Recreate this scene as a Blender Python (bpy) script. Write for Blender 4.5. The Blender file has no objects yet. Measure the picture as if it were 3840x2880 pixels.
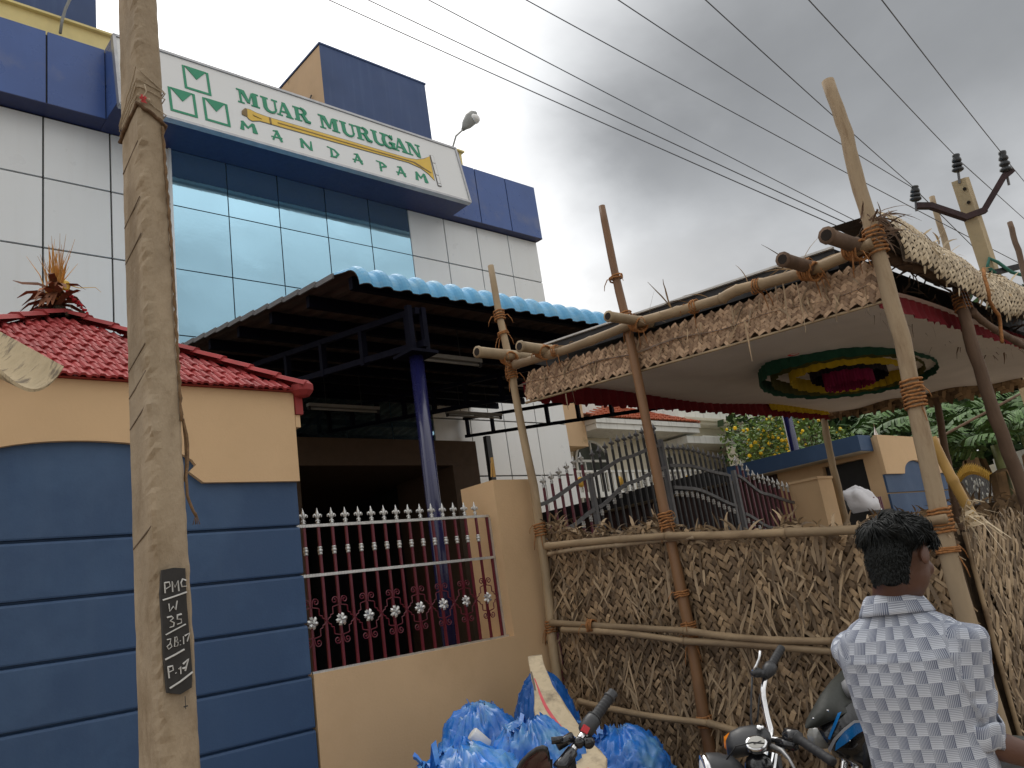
import bpy, math, random
from mathutils import Vector, Matrix, noise, Quaternion

rnd = random.Random(7)
sc = bpy.context.scene
col = sc.collection

# ------------------------------------------------------------------ camera
EYE = Vector((0.0, 0.0, 1.6))
C_RIGHT = Vector((0.73609, -0.66161, -0.14298))
C_DOWN = Vector((0.06620, 0.28058, -0.95755))
C_FWD = Vector((0.67364, 0.69538, 0.25033))
FPX = 3060.0
cam_d = bpy.data.cameras.new('camera')
cam_d.sensor_width = 36.0
cam_d.lens = FPX / 3840.0 * 36.0
cam_d.clip_start = 0.05
cam_d.clip_end = 2000.0
cam = bpy.data.objects.new('camera', cam_d)
M = Matrix.Identity(4)
for i in range(3):
    M[i][0] = C_RIGHT[i]; M[i][1] = -C_DOWN[i]; M[i][2] = -C_FWD[i]; M[i][3] = EYE[i]
cam.matrix_world = M
col.objects.link(cam)
sc.camera = cam

# ------------------------------------------------------------------ light
SUN_EL, SUN_AZ = math.radians(58), math.radians(62)     # azimuth measured from +X towards +Y
sun_dir = Vector((math.cos(SUN_EL) * math.cos(SUN_AZ), math.cos(SUN_EL) * math.sin(SUN_AZ), math.sin(SUN_EL)))
sun_d = bpy.data.lights.new('sun', 'SUN')
sun_d.energy = 0.7
sun_d.angle = math.radians(25)
sun_d.color = (1.0, 0.95, 0.88)
sun = bpy.data.objects.new('sun', sun_d)
sun.rotation_euler = sun_dir.to_track_quat('Z', 'Y').to_euler()
sun.location = (0, 0, 40)
col.objects.link(sun)

world = bpy.data.worlds.new('World')
sc.world = world
world.use_nodes = True
nt = world.node_tree
nt.nodes.clear()
def WN(t, **k):
    n = nt.nodes.new(t)
    for a, b in k.items():
        setattr(n, a, b)
    return n
def wmath(op, a, b=None, c=None, clamp=False):
    n = WN('ShaderNodeMath', operation=op, use_clamp=clamp)
    for i, v in enumerate((a, b, c)):
        if v is None: continue
        if isinstance(v, (int, float)): n.inputs[i].default_value = v
        else: nt.links.new(v, n.inputs[i])
    return n.outputs[0]
def wramp(v, lo, hi, to0=0.0, to1=1.0, smooth=True):
    n = WN('ShaderNodeMapRange', interpolation_type='SMOOTHSTEP' if smooth else 'LINEAR')
    nt.links.new(v, n.inputs[0])
    for i, x in enumerate((lo, hi, to0, to1)): n.inputs[i + 1].default_value = x
    return n.outputs[0]
tc = WN('ShaderNodeTexCoord')
sky = WN('ShaderNodeTexSky', sky_type='NISHITA')
sky.sun_disc = False
sky.sun_elevation = SUN_EL
sky.sun_rotation = math.pi / 2 - SUN_AZ
sky.dust_density = 3.0
bg_sky = WN('ShaderNodeBackground'); bg_sky.inputs[1].default_value = 0.06
nt.links.new(sky.outputs[0], bg_sky.inputs[0])
# cloud deck: a bright overcast with one dark bank low over the street to the east
sep = WN('ShaderNodeSeparateXYZ'); nt.links.new(tc.outputs['Generated'], sep.inputs[0])
# flatten the direction onto a cloud layer so clouds get smaller towards the horizon
inv = wmath('DIVIDE', 1.0, wmath('ADD', wmath('MAXIMUM', sep.outputs[2], 0.0), 0.28))
comb = WN('ShaderNodeCombineXYZ')
nt.links.new(wmath('MULTIPLY', sep.outputs[0], inv), comb.inputs[0])
nt.links.new(wmath('MULTIPLY', sep.outputs[1], inv), comb.inputs[1])
no = WN('ShaderNodeTexNoise'); no.inputs['Scale'].default_value = 1.1; no.inputs['Detail'].default_value = 7.0
no.inputs['Roughness'].default_value = 0.52; no.inputs['Distortion'].default_value = 0.35
nt.links.new(comb.outputs[0], no.inputs['Vector'])
no2 = WN('ShaderNodeTexNoise'); no2.inputs['Scale'].default_value = 3.1; no2.inputs['Detail'].default_value = 5.0
nt.links.new(comb.outputs[0], no2.inputs['Vector'])
def wdot(v):
    n = WN('ShaderNodeVectorMath', operation='DOT_PRODUCT')
    nt.links.new(tc.outputs['Generated'], n.inputs[0]); n.inputs[1].default_value = v
    return n.outputs['Value']
BANK = Vector((0.83, 0.22, 0.50)).normalized()
bank = wramp(wmath('ADD', wdot(BANK), wmath('MULTIPLY', wmath('SUBTRACT', no.outputs[0], 0.5), 0.22)), 0.86, 0.996)
low = wramp(sep.outputs[2], 0.16, 0.50, 0.42, 1.0)
bank = wmath('MULTIPLY', bank, low)
mott = wramp(no.outputs[0], 0.36, 0.64, 0.52, 1.16)
fine = wramp(no2.outputs[0], 0.3, 0.7, 0.92, 1.06)
bright = wmath('MULTIPLY', wmath('MULTIPLY', mott, wramp(no2.outputs[0], 0.33, 0.66, 0.74, 1.10)), 1.06)
glow = wramp(wdot(tuple(sun_dir)), 0.55, 0.98, 0.0, 0.9)
bright = wmath('ADD', bright, glow)
dark = wmath('MULTIPLY', fine, 0.300)
lum = wmath('ADD', wmath('MULTIPLY', bright, wmath('SUBTRACT', 1.0, bank)), wmath('MULTIPLY', dark, bank))
tint = WN('ShaderNodeMix', data_type='RGBA')
nt.links.new(bank, tint.inputs['Factor'])
tint.inputs['A'].default_value = (1.0, 0.995, 0.985, 1)
tint.inputs['B'].default_value = (0.955, 0.99, 1.025, 1)
bg_c = WN('ShaderNodeBackground')
nt.links.new(tint.outputs['Result'], bg_c.inputs[0]); nt.links.new(lum, bg_c.inputs[1])
mixw = WN('ShaderNodeMixShader'); mixw.inputs[0].default_value = 0.93
nt.links.new(bg_sky.outputs[0], mixw.inputs[1]); nt.links.new(bg_c.outputs[0], mixw.inputs[2])
wo = WN('ShaderNodeOutputWorld'); nt.links.new(mixw.outputs[0], wo.inputs[0])

sc.view_settings.view_transform = 'Standard'
sc.view_settings.look = 'None'
sc.view_settings.gamma = 1.0
sc.view_settings.use_curve_mapping = False
sc.view_settings.exposure = 0.10
sc.cycles.max_bounces = 8
sc.cycles.diffuse_bounces = 4

# ------------------------------------------------------------------ sight lines: a point of the photograph carried on to a real plane
def sight(x, y):
    k = 3840.0 / 2212.0
    return (C_RIGHT * (x * k - 1920.0) + C_DOWN * (y * k - 1440.0) + C_FWD * FPX) / FPX
def on_x(x, y, X):
    d = sight(x, y); return EYE + d * (X / d.x)
def on_y(x, y, Y):
    d = sight(x, y); return EYE + d * (Y / d.y)
def on_z(x, y, Z):
    d = sight(x, y); return EYE + d * ((Z - EYE.z) / d.z)
def deep(x, y, dist):
    return EYE + sight(x, y) * dist

# ------------------------------------------------------------------ materials
_m = {}
def mat(name, color, rough=0.7, var=0.12, scale=6.0, bump=0.0, bscale=40.0, metal=0.0, stretch=(1, 1, 1), dirt=None, dscale=2.0, dlo=0.55, dhi=0.75,
        island=0.0, color2=None, spec=0.5, trans=0.0, streak=None, coat=0.0, detail=5.0, emit=None, ridged=False):
    m = bpy.data.materials.new(name)
    m.use_nodes = True
    t = m.node_tree
    N, Lk = t.nodes, t.links
    b = N['Principled BSDF']
    b.inputs['Roughness'].default_value = rough
    b.inputs['Metallic'].default_value = metal
    b.inputs['Specular IOR Level'].default_value = spec
    if trans: b.inputs['Transmission Weight'].default_value = trans
    if coat: b.inputs['Coat Weight'].default_value = coat
    c = N.new('ShaderNodeTexCoord')
    geo = N.new('ShaderNodeNewGeometry')
    mp = N.new('ShaderNodeMapping'); mp.inputs['Scale'].default_value = stretch
    Lk.new(geo.outputs['Position'], mp.inputs['Vector'])
    def tex(s, d=5.0, r=0.55, vec=None):
        n = N.new('ShaderNodeTexNoise'); n.inputs['Scale'].default_value = s; n.inputs['Detail'].default_value = d; n.inputs['Roughness'].default_value = r
        Lk.new(vec or mp.outputs[0], n.inputs['Vector']); return n.outputs[0]
    def rng(v, lo, hi, a, bb):
        n = N.new('ShaderNodeMapRange'); Lk.new(v, n.inputs[0])
        for i, x in enumerate((lo, hi, a, bb)): n.inputs[i + 1].default_value = x
        return n.outputs[0]
    def mixc(f, a, bcol, blend='MIX'):
        n = N.new('ShaderNodeMix'); n.data_type = 'RGBA'; n.blend_type = blend
        if isinstance(f, float): n.inputs['Factor'].default_value = f
        else: Lk.new(f, n.inputs['Factor'])
        for k, v in (('A', a), ('B', bcol)):
            if isinstance(v, tuple): n.inputs[k].default_value = (*v, 1)
            else: Lk.new(v, n.inputs[k])
        return n.outputs['Result']
    lo = tuple(max(0, x * (1 - var)) for x in color); hi = tuple(min(1, x * (1 + var)) for x in color)
    cur = mixc(rng(tex(scale, detail), 0.3, 0.7, 0, 1), lo, hi)
    if color2 or island:
        oi = N.new('ShaderNodeObjectInfo')
        ad = N.new('ShaderNodeMath'); ad.operation = 'ADD'
        Lk.new(oi.outputs['Random'], ad.inputs[0]); Lk.new(geo.outputs['Random Per Island'], ad.inputs[1])
        fr = N.new('ShaderNodeMath'); fr.operation = 'FRACT'; Lk.new(ad.outputs[0], fr.inputs[0])
        if color2: cur = mixc(fr.outputs[0], cur, color2)
        if island:
            g = rng(fr.outputs[0], 0, 1, 1 - island, 1 + island)
            vm = N.new('ShaderNodeVectorMath'); vm.operation = 'SCALE'
            Lk.new(cur, vm.inputs[0]); Lk.new(g, vm.inputs['Scale']); cur = vm.outputs[0]
    if dirt:
        f = rng(tex(dscale, 8.0, 0.65), dlo, dhi, 0, 1)
        cur = mixc(f, cur, dirt)
    if streak:
        mp2 = N.new('ShaderNodeMapping'); mp2.inputs['Scale'].default_value = (7, 7, 0.35)
        Lk.new(geo.outputs['Position'], mp2.inputs['Vector'])
        f = rng(tex(1.0, 6.0, 0.6, mp2.outputs[0]), 0.52, 0.8, 0, streak[1])
        cur = mixc(f, cur, streak[0])
    Lk.new(cur, b.inputs['Base Color'])
    rr = rng(tex(scale * 2.3), 0.3, 0.7, max(0, rough - 0.06), min(1, rough + 0.06)); Lk.new(rr, b.inputs['Roughness'])
    if bump:
        bn = N.new('ShaderNodeBump'); bn.inputs['Strength'].default_value = 1.0; bn.inputs['Distance'].default_value = bump
        Lk.new(tex(bscale, 6.0, 0.6), bn.inputs['Height']); Lk.new(bn.outputs[0], b.inputs['Normal'])
        if ridged:
            hn = bn.inputs['Height'].links[0].from_node; hn.noise_type = 'RIDGED_MULTIFRACTAL'; hn.inputs['Detail'].default_value = 3.0; hn.inputs['Scale'].default_value = bscale; hn.inputs['Distortion'].default_value = 0.6
    if emit:
        b.inputs['Emission Color'].default_value = (*emit[0], 1); b.inputs['Emission Strength'].default_value = emit[1]
    _m[name] = m
    return m

mat('white_panel', (0.76, 0.775, 0.77), 0.32, 0.02, 1.2, streak=((0.55, 0.53, 0.48), 0.14), island=0.02, bump=0.0012, bscale=1.1)
mat('joint_black', (0.03, 0.032, 0.035), 0.8)
mat('mirror_glass', (0.43, 0.70, 0.855), 0.03, 0.02, 0.6, metal=0.92, bump=0.0022, bscale=0.9, island=0.03, detail=1.0)
mat('fascia_blue', (0.055, 0.112, 0.32), 0.30, 0.08, 1.4, dirt=(0.14, 0.17, 0.30), dscale=1.0, island=0.05)
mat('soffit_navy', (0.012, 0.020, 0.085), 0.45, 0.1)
mat('parapet_yellow', (0.80, 0.68, 0.32), 0.8, 0.05, streak=((0.6, 0.5, 0.28), 0.25))
mat('wall_tan', (0.70, 0.48, 0.27), 0.82, 0.05, 1.5, bump=0.0015, bscale=60, dirt=(0.58, 0.385, 0.21), dscale=1.3, dlo=0.5, dhi=0.85)
mat('tower_tan', (0.64, 0.44, 0.26), 0.85, 0.05, 1.5, dirt=(0.42, 0.29, 0.15), dscale=0.8, dlo=0.56, dhi=0.62)
mat('wall_blue', (0.034, 0.078, 0.168), 0.62, 0.06, 1.2, bump=0.0012, bscale=70, dirt=(0.058, 0.118, 0.225), dscale=1.7, dlo=0.48, dhi=0.78, streak=((0.07, 0.12, 0.21), 0.22))
mat('tower_blue', (0.040, 0.078, 0.20), 0.6, 0.10, 0.8, streak=((0.12, 0.19, 0.33), 0.30))
mat('tile_red', (0.32, 0.030, 0.030), 0.72, 0.10, 4.0, island=0.14, dirt=(0.22, 0.04, 0.035), dscale=6.0, dlo=0.55, dhi=0.8)
mat('concrete_pole', (0.35, 0.272, 0.185), 0.92, 0.20, 7.0, bump=0.010, bscale=30, stretch=(1, 1, 0.5), dirt=(0.20, 0.14, 0.08), dscale=5.0, dlo=0.50, dhi=0.68, streak=((0.40, 0.31, 0.20), 0.4))
mat('concrete_far', (0.50, 0.40, 0.245), 0.9, 0.1, 4.0, bump=0.002, dirt=(0.35, 0.28, 0.17), dscale=3.0)
mat('black_paint', (0.03, 0.028, 0.026), 0.85, 0.2, 20.0, dirt=(0.12, 0.10, 0.08), dscale=16, dlo=0.62, dhi=0.75)
mat('chalk_white', (0.55, 0.54, 0.51), 0.9, 0.1, 30.0)
mat('coir_rope', (0.36, 0.16, 0.055), 0.95, 0.35, 60.0, bump=0.004, bscale=140)
mat('pole_rope', (0.19, 0.115, 0.058), 0.95, 0.3, 60.0, bump=0.003, bscale=140)
mat('scratch', (0.15, 0.11, 0.075), 0.95)
mat('dark_rope', (0.13, 0.075, 0.04), 0.95, 0.3, 60.0, bump=0.004, bscale=140)
mat('thin_string', (0.42, 0.34, 0.24), 0.9)
mat('red_rag', (0.50, 0.06, 0.06), 0.9)
mat('bamboo_pale', (0.37, 0.275, 0.165), 0.7, 0.28, 7.0, bump=0.0015, bscale=50, stretch=(1, 1, 0.25), dirt=(0.26, 0.17, 0.09), dscale=5.0, dlo=0.52, dhi=0.72, island=0.10)
mat('bamboo_brown', (0.23, 0.118, 0.052), 0.5, 0.25, 6.0, bump=0.0012, bscale=50, stretch=(1, 1, 0.3), dirt=(0.15, 0.075, 0.035), dscale=4.0, dlo=0.48, dhi=0.7)
mat('bamboo_yellow', (0.50, 0.30, 0.085), 0.45, 0.15, 6.0, dirt=(0.27, 0.16, 0.06), dscale=5.0)
mat('pole_dark', (0.15, 0.095, 0.062), 0.9, 0.3, 9.0, bump=0.004, bscale=40, stretch=(1, 1, 0.3))
mat('wood_pale', (0.38, 0.285, 0.18), 0.8, 0.20, 9.0, stretch=(1, 1, 0.22), dirt=(0.22, 0.145, 0.08), dscale=9.0, dlo=0.5, dhi=0.66)
mat('hollow_dark', (0.02, 0.014, 0.01), 0.95)
mat('thatch', (0.215, 0.140, 0.078), 0.72, 0.25, 18.0, color2=(0.355, 0.245, 0.14), island=0.42, bump=0.0012, bscale=90)
mat('thatch_loose', (0.22, 0.15, 0.088), 0.70, 0.25, 18.0, color2=(0.38, 0.275, 0.165), island=0.35)
mat('thatch_pale', (0.50, 0.385, 0.24), 0.66, 0.18, 18.0, color2=(0.60, 0.49, 0.33), island=0.25)
mat('thatch_rust', (0.36, 0.225, 0.135), 0.72, 0.2, 14.0, color2=(0.50, 0.345, 0.22), island=0.32)
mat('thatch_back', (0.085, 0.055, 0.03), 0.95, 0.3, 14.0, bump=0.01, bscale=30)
mat('red_cloth', (0.20, 0.010, 0.018), 0.9, 0.15, 6.0)
mat('white_cloth', (0.80, 0.75, 0.71), 0.95, 0.05, 3.0, bump=0.006, bscale=5)
mat('green_cloth', (0.012, 0.085, 0.05), 0.85, 0.2)
mat('olive_cloth', (0.10, 0.10, 0.02), 0.85, 0.2)
mat('yellow_cloth', (0.62, 0.43, 0.015), 0.85, 0.15)
mat('black_cloth', (0.012, 0.008, 0.018), 0.85, 0.2)
mat('magenta_cloth', (0.30, 0.012, 0.085), 0.85, 0.15)
mat('pink_paper', (0.75, 0.05, 0.06), 0.8)
mat('iron_maroon', (0.13, 0.012, 0.026), 0.38, 0.12, 12.0)
mat('iron_silver', (0.62, 0.62, 0.60), 0.38, 0.12, 30.0, metal=0.7, bump=0.001, bscale=160)
mat('iron_grey', (0.16, 0.16, 0.165), 0.5, 0.15, metal=0.3)
mat('iron_black', (0.018, 0.017, 0.018), 0.45, 0.2)
mat('steel_navy', (0.003, 0.0035, 0.011), 0.75, 0.15, spec=0.12)
mat('column_blue', (0.013, 0.014, 0.070), 0.25, 0.12, 3.0, coat=0.3)
mat('sheet_blue', (0.12, 0.40, 0.66), 0.45, 0.12, 3.0, dirt=(0.26, 0.48, 0.62), dscale=7.0, dlo=0.5, dhi=0.75)
mat('sheet_under', (0.075, 0.060, 0.054), 0.8, 0.15, 2.0, spec=0.15, dirt=(0.09, 0.055, 0.04), dscale=1.0, dlo=0.45, dhi=0.7)
mat('tarp_black', (0.022, 0.022, 0.024), 0.6, 0.2)
mat('sheet_edge', (0.62, 0.62, 0.60), 0.6)
mat('sign_white', (0.74, 0.745, 0.735), 0.35, 0.015, 1.0, spec=0.4)
mat('sign_frame', (0.42, 0.42, 0.43), 0.4, metal=0.5)
mat('sign_green', (0.008, 0.245, 0.12), 0.5, 0.06)
mat('sign_yellow', (0.72, 0.47, 0.06), 0.5, 0.06)
mat('sign_brown', (0.19, 0.12, 0.03), 0.5)
mat('sign_grey', (0.16, 0.15, 0.14), 0.5)
mat('straw', (0.52, 0.26, 0.06), 0.8, 0.25, 20.0, island=0.3)
mat('dry_leaf', (0.22, 0.085, 0.04), 0.8, 0.3, 20.0, island=0.35)
mat('garland_dark', (0.035, 0.028, 0.015), 0.9, 0.4, 40.0, bump=0.01)
mat('garland_red', (0.45, 0.02, 0.03), 0.8)
mat('ground_dust', (0.30, 0.235, 0.165), 0.95, 0.15, 1.5, bump=0.01, bscale=12, dirt=(0.22, 0.17, 0.12), dscale=0.7)
mat('asphalt', (0.06, 0.058, 0.055), 0.9, 0.2, 6.0, bump=0.004, bscale=60)
mat('paving', (0.13, 0.11, 0.09), 0.9, 0.1, 2.0)
mat('bag_blue', (0.022, 0.175, 0.60), 0.30, 0.35, 3.0, bump=0.012, bscale=7.0, ridged=True, dirt=(0.12, 0.31, 0.55), dscale=5.0, dlo=0.48, dhi=0.66, spec=0.6)
mat('bag_deep', (0.010, 0.11, 0.40), 0.35, 0.2, 3.0, bump=0.004, bscale=5, ridged=True)
mat('sack_cream', (0.54, 0.44, 0.29), 0.8, 0.16, 7.0, bump=0.012, bscale=9, ridged=True, dirt=(0.24, 0.19, 0.13), dscale=7.0, dlo=0.50, dhi=0.70)
mat('sack_red', (0.58, 0.085, 0.10), 0.75, 0.15, 12.0)
mat('sack_dark', (0.13, 0.105, 0.085), 0.85, 0.3, 9.0)
mat('can_white', (0.72, 0.72, 0.70), 0.4)
mat('skin', (0.115, 0.052, 0.033), 0.48, 0.12, 9.0, bump=0.0008, bscale=160)
mat('hair', (0.0075, 0.009, 0.0085), 0.55, 0.3, 40.0, island=0.45, spec=0.35)
mat('shutter_brown', (0.045, 0.018, 0.014), 0.6, 0.2)
mat('hair_short', (0.008, 0.009, 0.0085), 0.95, 0.3, 60.0, spec=0.08)
mat('porch_shaded', (0.085, 0.052, 0.030), 0.8, 0.1)  # deep shade under the shed put into the porch colour
mat('bamboo_old', (0.33, 0.235, 0.135), 0.7, 0.22, 8.0, bump=0.0015, bscale=50, stretch=(1, .3, 1), dirt=(0.17, 0.11, 0.06), dscale=6.0, dlo=0.48, dhi=0.7, island=0.15)
mat('trousers', (0.03, 0.034, 0.05), 0.85)
mat('rubber', (0.022, 0.022, 0.024), 0.6, 0.2, 30.0)
mat('plastic_grey', (0.042, 0.043, 0.046), 0.42, 0.12, 30.0)
mat('plastic_black', (0.010, 0.010, 0.012), 0.22, 0.1, coat=0.5)
mat('plastic_olive', (0.035, 0.038, 0.032), 0.55, 0.12, 30.0)
mat('paint_maroon', (0.075, 0.006, 0.012), 0.25, coat=0.6)
mat('paint_blue', (0.006, 0.16, 0.46), 0.28, 0.15, coat=0.5)
mat('decal_grey', (0.26, 0.26, 0.27), 0.4)
mat('chrome', (0.80, 0.80, 0.80), 0.10, 0.02, metal=1.0)
mat('engine_alloy', (0.30, 0.30, 0.30), 0.45, metal=0.7)
mat('amber_lens', (0.75, 0.22, 0.01), 0.2)
mat('lens_clear', (0.80, 0.80, 0.78), 0.15, spec=0.7)
mat('lens_smoke', (0.30, 0.30, 0.28), 0.12, spec=0.7)
mat('red_button', (0.55, 0.03, 0.04), 0.4)
mat('dial_face', (0.45, 0.44, 0.40), 0.35)
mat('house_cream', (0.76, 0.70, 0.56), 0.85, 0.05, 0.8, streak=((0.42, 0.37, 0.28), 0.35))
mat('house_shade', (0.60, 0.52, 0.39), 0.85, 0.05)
mat('house_white', (0.80, 0.79, 0.74), 0.85, 0.05, 0.8, streak=((0.34, 0.32, 0.28), 0.6))
mat('tile_orange', (0.42, 0.10, 0.04), 0.7, 0.2, 6.0, dirt=(0.25, 0.075, 0.04), dscale=2.0)
mat('window_dark', (0.07, 0.075, 0.065), 0.2, 0.4, 1.5)
mat('leaf_banana', (0.068, 0.135, 0.030), 0.62, 0.22, 2.0, island=0.35)
mat('leaf_dry', (0.17, 0.10, 0.045), 0.8, 0.3, 4.0, island=0.3)
mat('leaf_dark', (0.035, 0.078, 0.022), 0.55, 0.3, 2.0, island=0.5)
mat('leaf_bush', (0.13, 0.21, 0.045), 0.55, 0.25, 3.0, island=0.45)
mat('petal_yellow', (0.80, 0.52, 0.01), 0.6, island=0.2)
mat('bark', (0.14, 0.10, 0.065), 0.9, 0.3, 14.0)
mat('stem_banana', (0.16, 0.17, 0.06), 0.6, 0.3, 5.0)
mat('gold', (0.62, 0.36, 0.06), 0.4, metal=0.5)
mat('wire_grey', (0.12, 0.12, 0.125), 0.6)
mat('porcelain', (0.022, 0.024, 0.026), 0.25)
mat('arm_rust', (0.035, 0.014, 0.015), 0.7, 0.3)
mat('cable_green', (0.03, 0.16, 0.12), 0.5)
mat('lamp_shell', (0.22, 0.225, 0.21), 0.5)
mat('tube_white', (0.26, 0.255, 0.235), 0.5)
mat('sheath_skin', (0.50, 0.40, 0.25), 0.8, 0.15, 9.0, bump=0.006, bscale=18, stretch=(1, 3, 1), dirt=(0.19, 0.15, 0.10), dscale=9.0, dlo=0.5, dhi=0.6)
mat('door_dark', (0.012, 0.011, 0.010), 0.6)
mat('dirty_white', (0.74, 0.73, 0.75), 0.9, 0.04, bump=0.004, bscale=20)

# ------------------------------------------------------------------ mesh builder
def new_mesh(name, v, f, m, smooth=False):
    me = bpy.data.meshes.new(name)
    me.from_pydata([tuple(p) for p in v], [], f)
    if m: me.materials.append(_m[m])
    if smooth:
        me.polygons.foreach_set('use_smooth', [True] * len(me.polygons))
    me.update()
    return me
def origin_of(o):
    p = Vector((0, 0, 0))
    while o is not None:
        p += o.location; o = o.parent
    return p
class MB:
    def __init__(s): s.v = []; s.f = []
    def add(s, v, f):
        n = len(s.v); s.v += [Vector(p) for p in v]; s.f += [tuple(i + n for i in q) for q in f]; return s
    def box(s, a, b):
        x0, y0, z0 = a; x1, y1, z1 = b
        if x0 > x1: x0, x1 = x1, x0
        if y0 > y1: y0, y1 = y1, y0
        if z0 > z1: z0, z1 = z1, z0
        return s.add([(x0, y0, z0), (x1, y0, z0), (x1, y1, z0), (x0, y1, z0), (x0, y0, z1), (x1, y0, z1), (x1, y1, z1), (x0, y1, z1)],
                     [(0, 3, 2, 1), (4, 5, 6, 7), (0, 1, 5, 4), (1, 2, 6, 5), (2, 3, 7, 6), (3, 0, 4, 7)])
    def bar(s, p, q, w, h, up=(0, 0, 1)):
        p, q = Vector(p), Vector(q); d = (q - p).normalized(); r = d.cross(Vector(up))
        if r.length < 1e-4: r = d.cross(Vector((1, 0, 0)))
        r.normalize(); u = r.cross(d).normalized(); r = r * w / 2; u = u * h / 2
        return s.add([p - r - u, p + r - u, p + r + u, p - r + u, q - r - u, q + r - u, q + r + u, q - r + u],
                     [(0, 1, 2, 3), (7, 6, 5, 4), (0, 4, 5, 1), (1, 5, 6, 2), (2, 6, 7, 3), (3, 7, 4, 0)])
    def rings(s, rs, closed=True, caps=True):
        n = len(rs[0]); b = len(s.v)
        for r in rs: s.v += [Vector(p) for p in r]
        for i in range(len(rs) - 1):
            for j in range(n if closed else n - 1):
                k = (j + 1) % n
                s.f.append((b + i * n + j, b + i * n + k, b + (i + 1) * n + k, b + (i + 1) * n + j))
        if caps and closed:
            s.f.append(tuple(b + j for j in reversed(range(n)))); e = b + (len(rs) - 1) * n
            s.f.append(tuple(e + j for j in range(n)))
        return s
    def tube(s, pts, r, n=8, caps=True, flat=1.0):
        pts = [Vector(p) for p in pts]; m = len(pts)
        rr = r if isinstance(r, (list, tuple)) else [r] * m
        t0 = (pts[1] - pts[0]).normalized()
        a = t0.orthogonal().normalized(); rs = []
        for i, p in enumerate(pts):
            t = (pts[min(i + 1, m - 1)] - pts[max(i - 1, 0)])
            t = t.normalized() if t.length > 1e-9 else t0
            a = (a - t * a.dot(t))
            a = a.normalized() if a.length > 1e-6 else t.orthogonal().normalized()
            c = t.cross(a)
            rs.append([p + (a * math.cos(2 * math.pi * k / n) + c * flat * math.sin(2 * math.pi * k / n)) * rr[i] for k in range(n)])
        return s.rings(rs, True, caps)
    def ball(s, c, r, n=10, m=7, sc_=(1, 1, 1), rot=None):
        c = Vector(c); rs = []
        for i in range(m + 1):
            th = math.pi * (i + 0.02) / (m + 0.04)
            ring = []
            for k in range(n):
                p = Vector((math.sin(th) * math.cos(2 * math.pi * k / n) * sc_[0], math.sin(th) * math.sin(2 * math.pi * k / n) * sc_[1], -math.cos(th) * sc_[2])) * r
                if rot: p = rot @ p
                ring.append(c + p)
            rs.append(ring)
        return s.rings(rs)
    def lathe(s, base, axis, prof, n=10):
        base, axis = Vector(base), Vector(axis).normalized()
        a = axis.orthogonal().normalized(); c = axis.cross(a)
        return s.rings([[base + axis * h + (a * math.cos(2 * math.pi * k / n) + c * math.sin(2 * math.pi * k / n)) * max(r, 1e-4) for k in range(n)] for r, h in prof])
    def prism(s, poly, d):
        d = Vector(d); n = len(poly); b = len(s.v)
        s.v += [Vector(p) for p in poly] + [Vector(p) + d for p in poly]
        s.f.append(tuple(b + i for i in range(n))); s.f.append(tuple(b + n + i for i in reversed(range(n))))
        for i in range(n):
            j = (i + 1) % n
            s.f.append((b + j, b + i, b + n + i, b + n + j))
        return s
    def grid(s, rows):
        return s.rings(rows, closed=False, caps=False)
    def ribbon(s, pts, side, w0, w1=None, mid=None):
        pts = [Vector(p) for p in pts]; side = Vector(side); m = len(pts); rows = []
        for i, p in enumerate(pts):
            t = i / (m - 1); w = (w0 if w1 is None else w0 + (w1 - w0) * t) if mid is None else (w0 + (mid - w0) * 2 * t if t < .5 else mid + (w1 - mid) * (2 * t - 1))
            rows.append([p - side * w / 2, p + side * w / 2])
        return s.grid(rows)
    def build(s, name, m, parent=None, smooth=False, kind=None, label=None):
        o = origin_of(parent) if parent else Vector((0, 0, 0))
        me = new_mesh(name, [p - o for p in s.v], s.f, m, smooth)
        ob = bpy.data.objects.new(name, me)
        col.objects.link(ob)
        if parent: ob.parent = parent
        if kind: ob['kind'] = kind
        if label: ob['label'] = label
        return ob
def fix_normals(ob):
    import bmesh
    b = bmesh.new(); b.from_mesh(ob.data); bmesh.ops.recalc_face_normals(b, faces=b.faces); b.to_mesh(ob.data); b.free()
def thing(name, label, cat, loc=(0, 0, 0), group=None):
    o = bpy.data.objects.new(name, None); col.objects.link(o)
    o.location = loc; o.empty_display_size = 0.1
    return tag(o, label, cat, group)
def tag(o, label, cat, group=None):
    o['label'] = label; o['category'] = cat
    if group: o['group'] = group
    return o
def inst(name, me, parent, matrix, label=None):
    o = bpy.data.objects.new(name, me); col.objects.link(o)
    o.parent = parent
    o.matrix_local = Matrix.Translation(-origin_of(parent)) @ matrix
    if label: o['label'] = label
    return o
def frame(o, x, y, z):
    m = Matrix.Identity(4)
    for i in range(3):
        m[i][0] = x[i]; m[i][1] = y[i]; m[i][2] = z[i]; m[i][3] = o[i]
    return m
def fuse(mb, voxel, name, m, parent, smooth_n=4, label=None):
    o = origin_of(parent)
    tmp = bpy.data.objects.new('tmp', new_mesh('tmp', mb.v, mb.f, None)); col.objects.link(tmp)
    r = tmp.modifiers.new('r', 'REMESH'); r.mode = 'VOXEL'; r.voxel_size = voxel
    if smooth_n:
        q = tmp.modifiers.new('s', 'SMOOTH'); q.iterations = smooth_n; q.factor = 0.5
    dg = bpy.context.evaluated_depsgraph_get()
    me = bpy.data.meshes.new_from_object(tmp.evaluated_get(dg), depsgraph=dg)
    bpy.data.objects.remove(tmp)
    me.name = name
    me.transform(Matrix.Translation(-o))
    me.materials.clear(); me.materials.append(_m[m])
    me.polygons.foreach_set('use_smooth', [True] * len(me.polygons)); me.update()
    ob = bpy.data.objects.new(name, me); col.objects.link(ob); ob.parent = parent
    return ob
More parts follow.
